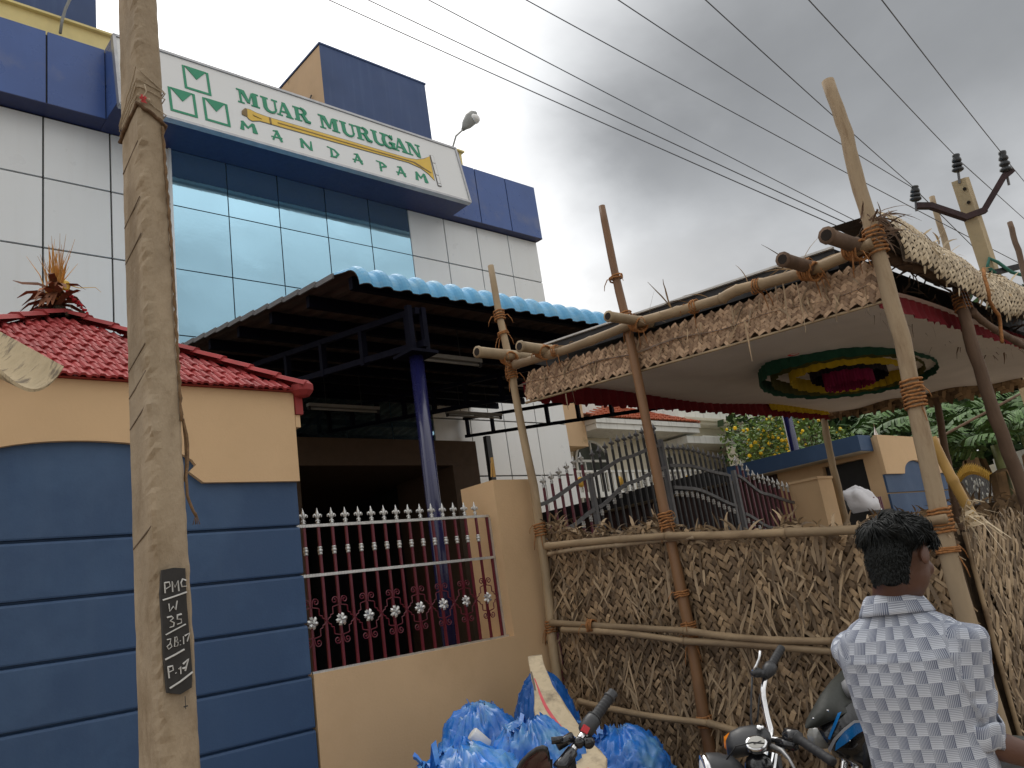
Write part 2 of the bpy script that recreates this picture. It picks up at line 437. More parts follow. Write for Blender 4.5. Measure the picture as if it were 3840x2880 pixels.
def jit(a): return rnd.uniform(-a, a)
def lerp(a, b, t): return a + (b - a) * t

# ================================================================== SETTING: street, compound
def struct(mb, name, m):
    return mb.build(name, m, None, kind='structure')
struct(MB().box((-400, -400, -0.6), (400, 400, 0.0)), 'ground', 'ground_dust')
struct(MB().add([(-200, -9, .004), (200, -9, .004), (200, -1.2, .004), (-200, -1.2, .004)], [(0, 1, 2, 3)]), 'road', 'asphalt')
struct(MB().box((-6, 5.2, -0.1), (30, 12.9, 0.16)), 'courtyard_paving', 'paving')

# ================================================================== MAIN BUILDING
bld = thing('hall_building', 'white panelled hall with blue mirror glass and navy fascia bands', 'building', (5, 13, 0))
MB().box((-5, 13.03, 4.16), (14.15, 24, 11.3)).box((9.72, 13.03, 0), (14.15, 24, 4.159)).box((-5, 13.03, 0), (-1.5, 24, 4.159)).box((-1.499, 19, 0), (9.719, 24, 4.159)).build('core_wall', 'joint_black', bld)  # ground floor left hollow so the porch goes dark
XL = [5.04 - 1.008 * i for i in range(9, -1, -1)]
XG = [5.04, 6.06, 7.08, 8.115, 9.15, 10.18]
XR = [10.18, 11.18, 12.17, 13.165, 14.165]
ZL = [10.135, 9.03, 7.82, 6.61, 5.38, 4.15, 2.95, 1.75, 0.55]
g = 0.016
def panel(x0, x1, z0, z1, name, m, tilt=0.0):
    g = .010 if name == 'glass_pane' else .015
    o = MB().box((x0 + g, 12.985, z0 + g), (x1 - g, 13.035, z1 - g)).build(name, m, bld)
    if tilt:
        c = Vector(((x0 + x1) / 2 - 5, 0, (z0 + z1) / 2))
        o.data.transform(Matrix.Translation(-c))
        o.location = c
        o.rotation_euler = (jit(tilt), 0, jit(tilt))
    return o
for xs in (XL, XR):
    for i in range(len(xs) - 1):
        for k in range(len(ZL) - 1):
            if xs is XL and ZL[k + 1] < 4: continue
            panel(xs[i], xs[i + 1], ZL[k + 1], ZL[k], 'cladding_panel', 'white_panel', 0.0012)
for i in range(5):
    for k in range(5):
        panel(XG[i], XG[i + 1], ZL[k + 1], ZL[k], 'glass_pane', 'mirror_glass', 0.0035)
MB().box((5.00, 12.96, 5.4), (5.045, 13.03, 10.13)).build('glass_edge_trim', 'white_panel', bld)
# fascia bands
def fas(x0, x1, y, z0, z1):
    MB().box((x0 + .014, y, z0), (x1 - .014, y + .05, z1)).build('fascia_panel', 'fascia_blue', bld)
MB().box((-5, 12.64, 10.16), (3.88, 13.03, 11.44)).box((11.27, 12.79, 10.16), (14.17, 13.03, 11.53)).build('fascia_core', 'joint_black', bld)
for a, b in ((-3.02, -1.82), (-1.82, -.62), (-.62, .58), (.58, 1.78), (1.78, 2.985), (2.985, 3.87)): fas(a, b, 12.61, 10.15, 11.48)
xa, xb = on_y(1032, 420, 12.77).x, on_y(1098, 440, 12.77).x
for a, b in ((11.30, xa), (xa, xb), (xb, 14.19)): fas(a, b, 12.77, 10.15, 11.58)
MB().box((14.192, 12.80, 10.15), (14.20, 13.2, 11.58)).build('fascia_panel', 'fascia_blue', bld)
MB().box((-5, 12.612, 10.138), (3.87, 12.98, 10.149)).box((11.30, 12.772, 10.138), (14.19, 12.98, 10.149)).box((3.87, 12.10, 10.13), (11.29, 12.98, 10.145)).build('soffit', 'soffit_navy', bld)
bx = MB().prism([(3.872, 12.075, 10.15), (3.872, 12.98, 10.15), (3.872, 12.98, 11.5), (3.872, 12.28, 11.5)], (7.42, 0, 0)).build('sign_box', 'fascia_blue', bld); fix_normals(bx)
MB().box((-5, 12.98, 11.44), (12.03, 13.2, 12.06)).build('parapet', 'parapet_yellow', bld)
MB().box((-5, 12.9, 12.06), (12.07, 13.26, 12.10)).build('parapet_coping', 'parapet_yellow', bld)
# porch under the shed roof, its depth invented to make it darker
for a_, b_ in ((-1.5, .9), (5.6, 6.1), (9.1, 9.7)): MB().box((a_, 11.2, .16), (b_, 12.97, 3.998)).build('porch_pier', 'porch_shaded', bld)
MB().box((-1.5, 11.2, 4.0), (9.7, 12.97, 4.45)).build('porch_beam', 'porch_shaded', bld)
MB().box((-1.45, 17.6, 0.16), (9.65, 18.9, 4.15)).build('porch_back_wall', 'porch_shaded', bld)
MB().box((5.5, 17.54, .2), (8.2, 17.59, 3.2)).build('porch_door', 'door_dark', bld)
MB().box((-1.45, 13.0, 4.10), (9.68, 17.58, 4.155)).build('porch_ceiling', 'porch_shaded', bld)

tw = thing('roof_tower', 'blue fronted rooftop tower with tan side and pale water streaks', 'tower', (11.2, 15, 11.3))
MB().box((9.645, 15.02, 11.3), (12.9, 18.6, 15.53)).build('tower_body', 'tower_tan', tw)
MB().box((9.64, 15.0, 11.3), (12.905, 15.018, 15.55)).build('tower_face', 'tower_blue', tw)
MB().box((9.62, 14.98, 15.552), (12.93, 18.62, 15.60)).build('tower_coping', 'tower_blue', tw)
MB().tube([(9.60, 16.9, 11.4), (9.60, 16.9, 15.3)], .03, 6).tube([(9.60, 17.2, 11.4), (9.60, 17.2, 15.5)], .04, 6).box((9.4, 16.85, 14.9), (9.62, 17.3, 15.05)).build('tower_pipe', 'iron_grey', tw)
MB().tube([on_x(663, 232, 9.6), on_x(673, 205, 9.6)], .02, 6).build('tower_spout', 'iron_grey', tw)
tw2 = thing('stair_tower', 'plain blue rooftop block cut by the top left corner', 'tower', (1.5, 14.5, 11.3))
MB().box((-3, 14.5, 11.3), (4.30, 18, 16.5)).build('tower_body', 'tower_blue', tw2)

# rooftop lamps
lp = thing('roof_lamp', 'grey cobra head street lamp rising behind the white sign', 'lamp', (11.43, 12.95, 11.4))
A = on_y(978, 318, 12.9); B = on_y(1000, 280, 12.9)
MB().tube([(A.x, 12.95, 11.3), A, lerp(A, B, .5) + Vector((-.05, 0, .05)), B], .022, 8).build('lamp_arm', 'lamp_shell', lp)
T = on_y(1027, 243, 12.9); ax = (T - B).normalized()
sh = MB(); rs = []
for t, w, h in ((0, .05, .05), (.12, .08, .07), (.3, .15, .11), (.6, .20, .13), (.85, .16, .10), (1.0, .05, .04)):
    c = lerp(B, T, t); sx = ax.cross(Vector((0, 1, 0))).normalized()
    rs.append([c + sx * w * math.cos(a) * .85 + Vector((0, 1, 0)) * h * math.sin(a) for a in [2 * math.pi * k / 12 for k in range(12)]])
sh.rings(rs).build('lamp_shell', 'lamp_shell', lp, True)
MB().ball(lerp(B, T, .66) + Vector((.04, -.05, -.045)), .16, 12, 7, (1, .9, .75)).build('lamp_lens', 'lens_clear', lp, True)
lp2 = thing('roof_lamp', 'curved pale lamp arm in front of the yellow parapet', 'lamp', (3.2, 12.75, 11.5))
MB().tube([on_y(130, 72, 12.75), on_y(134, 45, 12.75), on_y(141, 20, 12.75), on_y(151, -2, 12.75), on_y(170, -40, 12.75), on_y(200, -70, 12.75)], .024, 8).build('lamp_arm', 'lamp_shell', lp2, True)
MB().ball(on_y(225, -85, 12.75), .16, 10, 6, (1.5, .8, .5)).build('lamp_shell', 'lamp_shell', lp2, True)

# ================================================================== SIGN BOARD
sg = thing('sign_board', 'long white MUAR MURUGAN MANDAPAM sign with green lettering and golden trumpet', 'sign', (7.5, 12.0, 10.08))
P0 = Vector((3.88, 11.99, 10.07)); SE = Vector((0, .25, 1.47)).normalized(); SN = Vector((0, -SE.z, SE.y))
def S(u, w, d=0.0): return P0 + Vector((u, 0, 0)) + SE * w + SN * d
MB().prism([S(.03, .03), S(7.28, .03), S(7.28, 1.46), S(.03, 1.46)], -SN * .08).build('sign_face', 'sign_white', sg)
fr = MB()
for a, b in (((0, 0), (7.31, 0)), ((0, 1.49), (7.31, 1.49)), ((0.015, 0), (0.015, 1.49)), ((7.295, 0), (7.295, 1.49))):
    fr.bar(S(*a, -.03), S(*b, -.03), .05, .11, SN)
fr.build('sign_frame', 'sign_frame', sg)
def flat(polys, name, m, d0=.002, conv=None):
    mb = MB()
    for i, p in enumerate(polys):
        q = [conv(*t) for t in p] if conv else p
        ar = sum(q[k][0] * q[(k + 1) % len(q)][1] - q[(k + 1) % len(q)][0] * q[k][1] for k in range(len(q)))
        if ar < 0: q = q[::-1]
        n = len(mb.v); d = d0 + .0012 * i
        mb.v += [S(u, w, d + .006) for u, w in q]; mb.f.append(tuple(range(n, n + len(q))))
        b = len(mb.v); mb.v += [S(u, w, 0.001) for u, w in q]
        for k in range(len(q)):
            kk = (k + 1) % len(q); mb.f.append((n + k, b + k, b + kk, n + kk))
    return mb.build(name, m, sg)
def R(a, b, c, d): return [(a, b), (c, b), (c, d), (a, d)]
def ell(cx, cy, rx, ry, a0, a1, n=14): return [(cx + rx * math.cos(math.radians(lerp(a0, a1, i / n))), cy + ry * math.sin(math.radians(lerp(a0, a1, i / n)))) for i in range(n + 1)]
def arcs(o, i, a0, a1, n=14):
    p, q = ell(*o, a0, a1, n), ell(*i, a0, a1, n); return [[p[k], p[k + 1], q[k + 1], q[k]] for k in range(n)]
SLAB = {
 'M': [R(0, 0, .30, .10), R(.60, 0, 1, .10), R(0, .90, .28, 1), R(.74, .90, 1, 1), R(.10, .05, .19, .95), R(.69, .05, .91, .95), [(.12, .97), (.35, .97), (.55, .14), (.43, .14)], [(.44, .14), (.53, .14), (.74, .93), (.66, .93)]],
 'U': [R(0, .90, .44, 1), R(.64, .90, 1, 1), R(.10, .33, .34, .95), R(.78, .33, .88, .95)] + arcs((.49, .34, .39, .35), (.56, .34, .22, .23), 180, 360),
 'A': [R(0, 0, .34, .10), R(.54, 0, 1, .10), [(.09, .05), (.20, .05), (.52, .97), (.42, .97)], [(.40, 1), (.60, 1), (.93, .05), (.65, .05)], R(.25, .28, .70, .38)],
 'R': [R(.10, .05, .35, .95), R(0, 0, .46, .10), R(0, .90, .48, 1), [(.33, .56), (.50, .56), (.50, .46), (.33, .46)]] + arcs((.48, .735, .38, .265), (.46, .735, .16, .165), -92, 92) + [[(.44, .50), (.66, .47), (.84, .14), (.80, 0), (.66, .02), (.52, .36)], [(.80, 0), (.84, .14), (1, .12), (1, 0)]],
 'G': arcs((.48, .5, .47, .52), (.53, .5, .26, .42), 48, 318, 22) + [R(.54, .36, 1, .46), R(.71, .04, .93, .40), R(.80, .68, .87, .98), [(.62, .84), (.80, .74), (.80, .90), (.66, .97)]],
 'N': [R(0, .90, .30, 1), R(0, 0, .34, .10), R(.66, .90, 1, 1), R(.12, .05, .21, .95), R(.79, .05, .88, .95), [(.12, .97), (.38, .97), (.88, .0), (.66, .0)]],
}
def brush(*st):
    out = []
    for (x0, y0), (x1, y1), w0, w1 in st:
        d = Vector((x1 - x0, y1 - y0, 0)).normalized(); px, py = -d.y, d.x
        out.append([(x0 - px * w0 / 2, y0 - py * w0 / 2), (x1 - px * w1 / 2, y1 - py * w1 / 2), (x1 + d.x * .05, y1 + d.y * .05), (x1 + px * w1 / 2, y1 + py * w1 / 2), (x0 + px * w0 / 2, y0 + py * w0 / 2)])
    return out
BR = {
 'M': brush(((.10, .02), (.20, .98), .26, .14), ((.16, 1.0), (.50, .36), .20, .14), ((.48, .38), (.86, .98), .10, .18), ((.86, 1.0), (.92, .0), .16, .32)),
 'A': brush(((.12, .0), (.58, 1.0), .16, .13), ((.52, 1.02), (.86, .02), .26, .22), ((.0, .30), (.92, .36), .10, .14), ((.22, .92), (.60, 1.0), .08, .14)),
 'N': brush(((.14, .02), (.16, 1.0), .26, .16), ((.12, 1.0), (.80, .06), .24, .20), ((.86, .0), (.94, .98), .20, .10)),
 'D': brush(((.30, .02), (.34, .82), .22, .16), ((.0, .98), (.62, .84), .10, .14), ((.58, .86), (.94, .44), .14, .20), ((.94, .50), (.62, .06), .20, .14), ((.70, .08), (.18, .0), .16, .12)),
 'P': brush(((.32, .0), (.38, .86), .20, .16), ((.0, .96), (.64, .90), .08, .14), ((.60, .92), (.96, .62), .14, .20), ((.94, .66), (.26, .36), .20, .10)),
}
for ch, u0, u1, w0, w1 in (('M', 2.09, 2.51, .845, 1.175), ('U', 2.555, 2.895, .82, 1.18), ('A', 2.855, 3.185, .835, 1.185), ('R', 3.215, 3.545, .85, 1.19),
                           ('M', 3.755, 4.20, .85, 1.19), ('U', 4.235, 4.585, .84, 1.20), ('R', 4.595, 4.945, .86, 1.205), ('U', 4.975, 5.325, .865, 1.235), ('G', 5.215, 5.53, .86, 1.225), ('A', 5.50, 5.865, .865, 1.23), ('N', 5.85, 6.22, .865, 1.215)):
    flat(SLAB[ch], 'letter', 'sign_green', conv=lambda x, y, u0=u0, u1=u1, w0=w0, w1=w1: (lerp(u0, u1, x), lerp(w0, w1, y)))
for ch, u0, u1, w0, w1, sl in (('M', 2.05, 2.35, .20, .41, -.02), ('A', 2.64, 2.87, .175, .41, 0), ('N', 3.22, 3.48, .175, .40, 0), ('D', 3.81, 4.06, .17, .40, 0), ('A', 4.36, 4.60, .195, .425, 0), ('P', 4.93, 5.17, .16, .415, 0), ('A', 5.39, 5.645, .19, .425, 0), ('M', 5.88, 6.18, .20, .425, 0)):
    flat(BR[ch], 'letter', 'sign_green', conv=lambda x, y, u0=u0, u1=u1, w0=w0, w1=w1: (lerp(u0, u1, x), lerp(w0, w1, y)))
for u0, u1, w0, w1 in ((1.123, 1.592, .783, 1.316), (.82, 1.282, .17, .70), (1.412, 1.864, .178, .695)):
    t = .045; um = (u0 + u1) / 2
    flat([R(u0, w0, u0 + t, w1), R(u1 - t, w0, u1, w1), R(u0 + t, w0, u1 - t, w0 + t), R(u0 + t, w1 - t * .6, u1 - t, w1), [(u0 + .06, w1 - t * .6), (u1 - .06, w1 - t * .6), (um, w1 - .25)]], 'envelope_logo', 'sign_green')
tru = [(2.21, .555), (2.215, .735), (2.30, .735), (2.42, .70), (2.66, .685), (3.3, .70), (4.6, .715), (5.80, .735), (6.05, .775), (6.25, .86), (6.43, .985), (6.41, .65), (6.385, .33), (6.27, .47), (6.10, .57), (5.80, .625), (4.6, .59), (3.3, .555), (2.66, .54), (2.45, .535), (2.30, .48), (2.25, .50)]
def grow(p, k):
    cx = sum(a for a, _ in p) / len(p); cy = sum(b for _, b in p) / len(p); out = []
    for i in range(len(p)):
        a, b, c = p[i - 1], p[i], p[(i + 1) % len(p)]
        t = Vector((c[0] - a[0], c[1] - a[1], 0)).normalized(); out.append((b[0] - t.y * k, b[1] + t.x * k))
    return out
flat([grow(tru, .016)], 'trumpet_outline', 'sign_grey', .001)
flat([tru], 'trumpet', 'sign_yellow', .006)
flat([[(2.12, .56), (2.13, .65), (2.20, .735), (2.235, .72), (2.22, .555), (2.19, .545)], R(2.655, .54, 2.69, .69), [(2.33, .63), (2.50, .585), (2.36, .60)]], 'trumpet_mouthpiece', 'sign_brown', .012)
flat([[(2.82, .605), (4.6, .632), (5.9, .655), (6.33, .50), (6.36, .52), (5.95, .685), (4.6, .652), (2.82, .628)]], 'trumpet_shading', 'sign_brown', .012)
flat([R(6.45, .20, 6.545, 1.03)], 'trumpet_rim', 'sign_grey', .011)
flat([R(6.462, a, 6.533, b) for a, b in ((.215, .26), (.275, .48), (.50, .80), (.82, 1.015))], 'trumpet_rim_white', 'sign_white', .016)

# ================================================================== GATEHOUSE (left)
gh = thing('gatehouse', 'blue and tan gatehouse with arched recess under red pyramid roof', 'gatehouse', (1.24, 5.4, 0))
MB().box((.06, 4.56, 0), (2.41, 6.4, 2.95)).build('house_wall', 'wall_tan', gh)
MB().box((.055, 4.531, 0), (2.42, 4.558, 2.74)).build('groove_backing', 'wall_blue', gh)
zs = [0.0, .189, .476, .763, 1.05, 1.337, 1.624, 1.911, 2.198, 2.72]
for i in range(len(zs) - 1):
    z0, z1 = zs[i], zs[i + 1]
    bv = .009
    MB().prism([(.05, 4.53, z0 + .002), (.05, 4.503, z0 + .004), (.05, 4.500, z0 + .012), (.05, 4.500, z1 - .024), (.05, 4.506, z1 - .012), (.05, 4.522, z1 - .008), (.05, 4.53, z1 - .004)], (2.375, 0, 0)).build('wall_board', 'wall_blue', gh)
arch = [(.03, 2.46), (.64, 2.46), (.70, 2.52)]
for i in range(1, 20):
    a = math.pi * (1 - i / 20); arch.append((1.25 + .56 * math.cos(a), 2.525 + .165 * math.sin(a) ** .8))
arch += [(1.765, 2.522), (1.842, 2.462), (2.432, 2.462), (2.432, 3.018), (.03, 3.018)]
q = MB(); pl = [(x, 4.468, z) for x, z in arch]; q.prism(pl, (0, .055, 0)); o = q.build('arch_band', 'wall_tan', gh); fix_normals(o)
MB().box((2.425, 4.475, 2.462), (2.434, 6.4, 2.795)).build('side_band', 'wall_tan', gh)
# roof
CR = [Vector((0.0, 4.43, 3.02)), Vector((2.49, 4.43, 3.02)), Vector((2.49, 6.5, 3.02)), Vector((0.0, 6.5, 3.02))]
AP = Vector((1.36, 5.4, 3.72))
MB().add(CR + [AP], [(0, 1, 4), (1, 2, 4), (2, 3, 4), (3, 0, 4), (3, 2, 1, 0)]).build('roof_deck', 'tile_red', gh)
MB().box((2.436, 4.455, 2.88), (2.485, 6.46, 3.012)).build('eave_board', 'tile_red', gh)
MB().box((2.436, 4.47, 2.80), (2.468, 6.4, 2.878)).build('eave_band', 'wall_tan', gh)
def tile_mesh(w, L, h):
    prof = [(0, .3), (.10, 1.0), (.30, 1.0), (.42, .35), (.60, .25), (.70, .8), (.84, .8), (1.0, .3)]
    v = []; f = []; n = len(prof)
    for y, dz in ((0.0, -h * .9), (0.0, 0.0), (L, -h * 1.0)):
        v += [((x - .5) * w, y, p * h + dz) for x, p in prof]
    for r in range(2):
        for k in range(n - 1): f.append((r * n + k, r * n + k + 1, (r + 1) * n + k + 1, (r + 1) * n + k))
    return new_mesh('roof_tile', v, f, 'tile_red')
tile_n = [0]
def tile_face(a, b, apex, w, rows, parent, h=.016):
    ed = (b - a); L0 = ed.length; ex = ed.normalized()
    foot = a + ex * (apex - a).dot(ex); up = apex - foot; Ls = up.length; ey = up.normalized(); ez = ex.cross(ey)
    me = tile_mesh(w, Ls / rows * 1.25, h); fx = (apex - a).dot(ex)
    for r in range(rows):
        s = Ls * r / rows; tt = (r + .55) / rows
        x0, x1 = fx * tt, L0 - (L0 - fx) * tt
        n0 = math.ceil((x0 + w * .2) / w - (r % 2) * .5); n1 = math.floor((x1 - w * .2) / w - (r % 2) * .5)
        for k in range(n0, n1):
            c = a + ex * ((k + .5 + (r % 2) * .5) * w) + ey * (s - .012 + jit(.004)) + ez * (.016 + jit(.0015))
            Mx = frame(c, ex, ey, ez) @ Matrix.Rotation(.05 + jit(.014), 4, 'X') @ Matrix.Rotation(jit(.012), 4, 'Z')
            if tile_n[0] < 300: inst('roof_tile', me, parent, Mx); tile_n[0] += 1
            else: more_tiles.add([Mx @ q.co for q in me.vertices], [tuple(pl.vertices) for pl in me.polygons])
more_tiles = MB()
tile_face(CR[0], CR[1], AP, .092, 11, gh)
tile_face(CR[3], CR[0], AP, .092, 11, gh)
tile_face(CR[1], CR[2], AP, .092, 11, gh)
more_tiles.build('roof_tiling', 'tile_red', gh, kind='stuff')
def ridge(a, b, n, parent, w=.075, m='tile_red'):
    d = (b - a); L = d.length / n; ey = d.normalized(); ex = ey.cross(Vector((0, 0, 1))).normalized(); ez = ex.cross(ey)
    v = []; f = []; K = 5
    for y, s, dz in ((0, 1.0, -.014), (0, 1.0, 0), (L * 1.12, .9, -.01)):
        for k in range(K):
            an = math.pi * k / (K - 1); v.append((math.cos(an) * w * s, y, math.sin(an) * w * .55 * s + dz))
    for r in range(2):
        for k in range(K - 1): f.append((r * K + k, r * K + k + 1, (r + 1) * K + k + 1, (r + 1) * K + k))
    f.append(tuple(range(K)))
    me = new_mesh('ridge_tile', v, f, m)
    for i in range(n): inst('ridge_tile', me, parent, frame(a + ey * L * i + ez * .030, ex, ey, ez))
for k in range(4): ridge(CR[k], AP, 9, gh)
MB().ball(CR[1] + Vector((-.01, .01, .02)), .075, 8, 5, (1, 1, .8)).build('ridge_cap', 'tile_red', gh)

# straw and dried leaf offering on the roof top
so = thing('straw_offering', 'dried straw and leaf bundle tied on the red roof peak', 'ornament', AP)
b0 = AP + Vector((-.03, 0, .06))
mb = MB()
for i in range(75):
    a = rnd.uniform(0, 6.28); sp = abs(rnd.gauss(0, .22)); h = rnd.uniform(.22, .40)
    d = Vector((math.cos(a) * sp, math.sin(a) * sp, 1)); p = b0 + Vector((jit(.035), jit(.035), .05))
    mb.tube([p, p + d * h * .55, p + d * h + Vector((d.x, d.y, 0)) * h * .35], [.005, .0035, .001], 3)
mb.build('straw', 'straw', so)
mb = MB()
for i in range(46):
    a = rnd.uniform(0, 6.28); e = rnd.uniform(-.6, .5); L = rnd.uniform(.10, .24)
    d = Vector((math.cos(a), math.sin(a), e)); p = b0 + Vector((0, 0, rnd.uniform(.0, .12)))
    s = d.cross(Vector((0, 0, 1))).normalized()
    mb.ribbon([p, p + d * L * .4 + Vector((0, 0, .02)), p + d * L * .75, p + d * L + Vector((0, 0, -.05))], (s + Vector((0, 0, jit(.5)))).normalized(), .03, .006, .05)
for o_ in ((-.24, .02),): 
    p = b0 + Vector((0, 0, .12)); mb.ribbon([p, p + Vector((-.1, 0, .03)), p + Vector((-.19, 0, .02)), p + Vector((-.24, 0, .03))], Vector((0, .5, .8)), .03, .008, .035)
mb.build('dry_leaf', 'dry_leaf', so)
mb = MB()
for i in range(60):
    a = rnd.uniform(0, 6.28); r_ = rnd.uniform(.02, .17); mb.ball(AP + Vector((math.cos(a) * r_, math.sin(a) * r_ * .6, .05 - r_ * .3 + jit(.02))), rnd.uniform(.014, .03), 5, 3)
mb.build('garland', 'garland_dark', so)
mb = MB()
for i in range(26): mb.ball(AP + Vector((.02 + i * .005, -.05 + jit(.02), .16 - i * .0055 + jit(.012))), .010, 5, 3)
mb.build('red_flowers', 'garland_red', so)
mb = MB(); p = b0 + Vector((.03, -.02, .17)); mb.tube([p, p + Vector((.10, 0, -.02)), p + Vector((.20, 0, .0)), p + Vector((.24, .02, -.02))], [.004, .003, .002, .001], 4); mb.ball(b0 + Vector((.05, -.03, .15)), .03, 6, 4, (1, .6, 1.3))
mb.build('coconut_shoot', 'sign_yellow', so)

# ================================================================== LOW WALL, PILLAR, GRILLE
wl = thing('compound_wall', 'low tan compound wall ending in a square pillar', 'wall', (3.4, 4.55, 0))
MB().box((2.44, 4.5, 0), (4.40, 4.72, 1.338)).build('wall_base', 'wall_tan', wl)
MB().box((4.02, 4.503, 1.338), (4.40, 4.89, 2.455)).build('pillar', 'wall_tan', wl)
bs = thing('bamboo_stub', 'two short yellow bamboo stubs standing on the tan pillar', 'bamboo stub', (4.2, 4.6, 2.455))
c = on_y(1068, 1030, 4.62)
MB().tube([c, c + Vector((0, 0, .15))], .012, 8).build('tall_stub', 'bamboo_yellow', bs)
MB().tube([c + Vector((-.03, .0, 0)), c + Vector((-.012, 0, .11))], .006, 6).build('thin_stub', 'bamboo_yellow', bs)

def finial_mesh(k=1.0):
    mb = MB()
    mb.lathe((0, 0, 0), (0, 0, 1), [(.006, 0), (.013, .004), (.013, .010), (.007, .014), (.012, .022), (.006, .030), (.007, .036), (.014, .055), (.012, .068), (.006, .084), (.0005, .103)], 6)
    for s in (-1, 1):
        mb.tube([(s * .003, 0, .034), (s * .012, 0, .050), (s * .021, 0, .060), (s * .028, 0, .056), (s * .028, 0, .046), (s * .023, 0, .043)], [.006, .007, .007, .006, .005, .003], 4)
        mb.tube([(s * .003, 0, .028), (s * .012, 0, .022), (s * .016, 0, .016)], [.004, .004, .002], 4)
    return new_mesh('finial', [p * k for p in mb.v], mb.f, 'iron_silver', True)
FIN = finial_mesh(1.0)
FIN_G = finial_mesh(1.0); FIN_G.materials.clear(); FIN_G.materials.append(_m['iron_grey'])
cm = MB().lathe((0, 0, 0), (0, 0, 1), [(.008, -.026), (.014, -.024), (.014, -.014), (.010, -.011), (.016, -.007), (.016, .007), (.010, .011), (.014, .014), (.014, .024), (.008, .026)], 8)
COLLAR = new_mesh('collar', cm.v, cm.f, 'iron_silver', True)
gr = thing('window_grille', 'maroon iron grille with silver flowers set in the tan wall', 'grille', (3.25, 4.6, 1.338))
GY = 4.6
xs = [2.505 + .0989 * i for i in range(15)]
bm_ = MB().box((-.0075, -.0075, 0), (.0075, .0075, .86)); BAR = new_mesh('bar', bm_.v, bm_.f, 'iron_maroon')
for x in xs:
    inst('bar', BAR, gr, Matrix.Translation((x, GY, 1.342)))
    inst('finial', FIN, gr, Matrix.Translation((x, GY, 2.212)))
    inst('collar', COLLAR, gr, Matrix.Translation((x, GY, 2.048)))
inst('bar', BAR, gr, Matrix.Translation((3.992, GY, 1.342)))
def knurl(p, q, name):
    p, q = Vector(p), Vector(q); n = int((q - p).length / .02); mb = MB()
    for i in range(n):
        a, b = lerp(p, q, i / n), lerp(p, q, (i + .86) / n); mb.bar(a, b, .017, .018)
    mb.bar(p, q, .014, .014); mb.build(name, 'iron_silver', gr)
knurl((2.45, GY - .004, 2.203), (4.01, GY - .004, 2.203), 'top_rail')
knurl((2.45, GY - .009, 1.90), (4.015, GY - .009, 1.90), 'middle_rail')
knurl((2.44, 4.515, 1.342), (4.015, 4.56, 1.342), 'bottom_rail')
knurl((4.010, GY - .004, 1.35), (4.010, GY - .004, 2.19), 'end_stile')
def spiral(cx, cz, r0, a0, turns, sg_, n=14):
    return [(cx + sg_ * r0 * (1 - .82 * i / n) * math.cos(a0 + turns * 6.283 * i / n), 0, cz + r0 * (1 - .82 * i / n) * math.sin(a0 + turns * 6.283 * i / n)) for i in range(n + 1)]
mb = MB()
for sx in (-1, 1):
    for sz in (-1, 1):
        sp = spiral(.034, .118, .024, math.pi, -1.35, 1)
        pa = [(.006, 0, .086), (.007, 0, .100)] + sp
        mb.tube([(sx * x, -.009, sz * z) for x, _, z in pa], .0042, 4)
        pb = [(.006, 0, .090), (.045, 0, .082), (.052, 0, .078), (.052, 0, .040), (.070, 0, .034), (.070, 0, .022), (.084, 0, .016), (.092, 0, .004)]
        mb.tube([(sx * x, -.009, sz * z) for x, _, z in pb], .0042, 4)
SCROLL = new_mesh('scroll', mb.v, mb.f, 'iron_maroon')
mb = MB()
for k in range(6):
    a = k * math.pi / 3; d = Vector((math.cos(a), 0, math.sin(a))); s = Vector((-math.sin(a), 0, math.cos(a)))
    mb.grid([[d * .008 + s * -.006 + Vector((0, -.006, 0)), d * .008 + Vector((0, -.010, 0)), d * .008 + s * .006 + Vector((0, -.006, 0))],
             [d * .026 + s * -.013 + Vector((0, -.004, 0)), d * .026 + Vector((0, -.014, 0)), d * .026 + s * .013 + Vector((0, -.004, 0))],
             [d * .040 + s * -.009 + Vector((0, .002, 0)), d * .037 + Vector((0, -.006, 0)), d * .040 + s * .009 + Vector((0, .002, 0))]])
mb.ball((0, -.010, 0), .010, 6, 4); FLOWER = new_mesh('flower', mb.v, mb.f, 'iron_silver')
for i in range(0, 15, 2):
    inst('scroll', SCROLL, gr, Matrix.Translation((xs[i], GY, 1.622)))
    inst('flower', FLOWER, gr, Matrix.Translation((xs[i], GY - .016, 1.622)) @ Matrix.Rotation(rnd.uniform(0, 6), 4, 'Y') @ Matrix.Rotation(jit(.15), 4, 'X'))

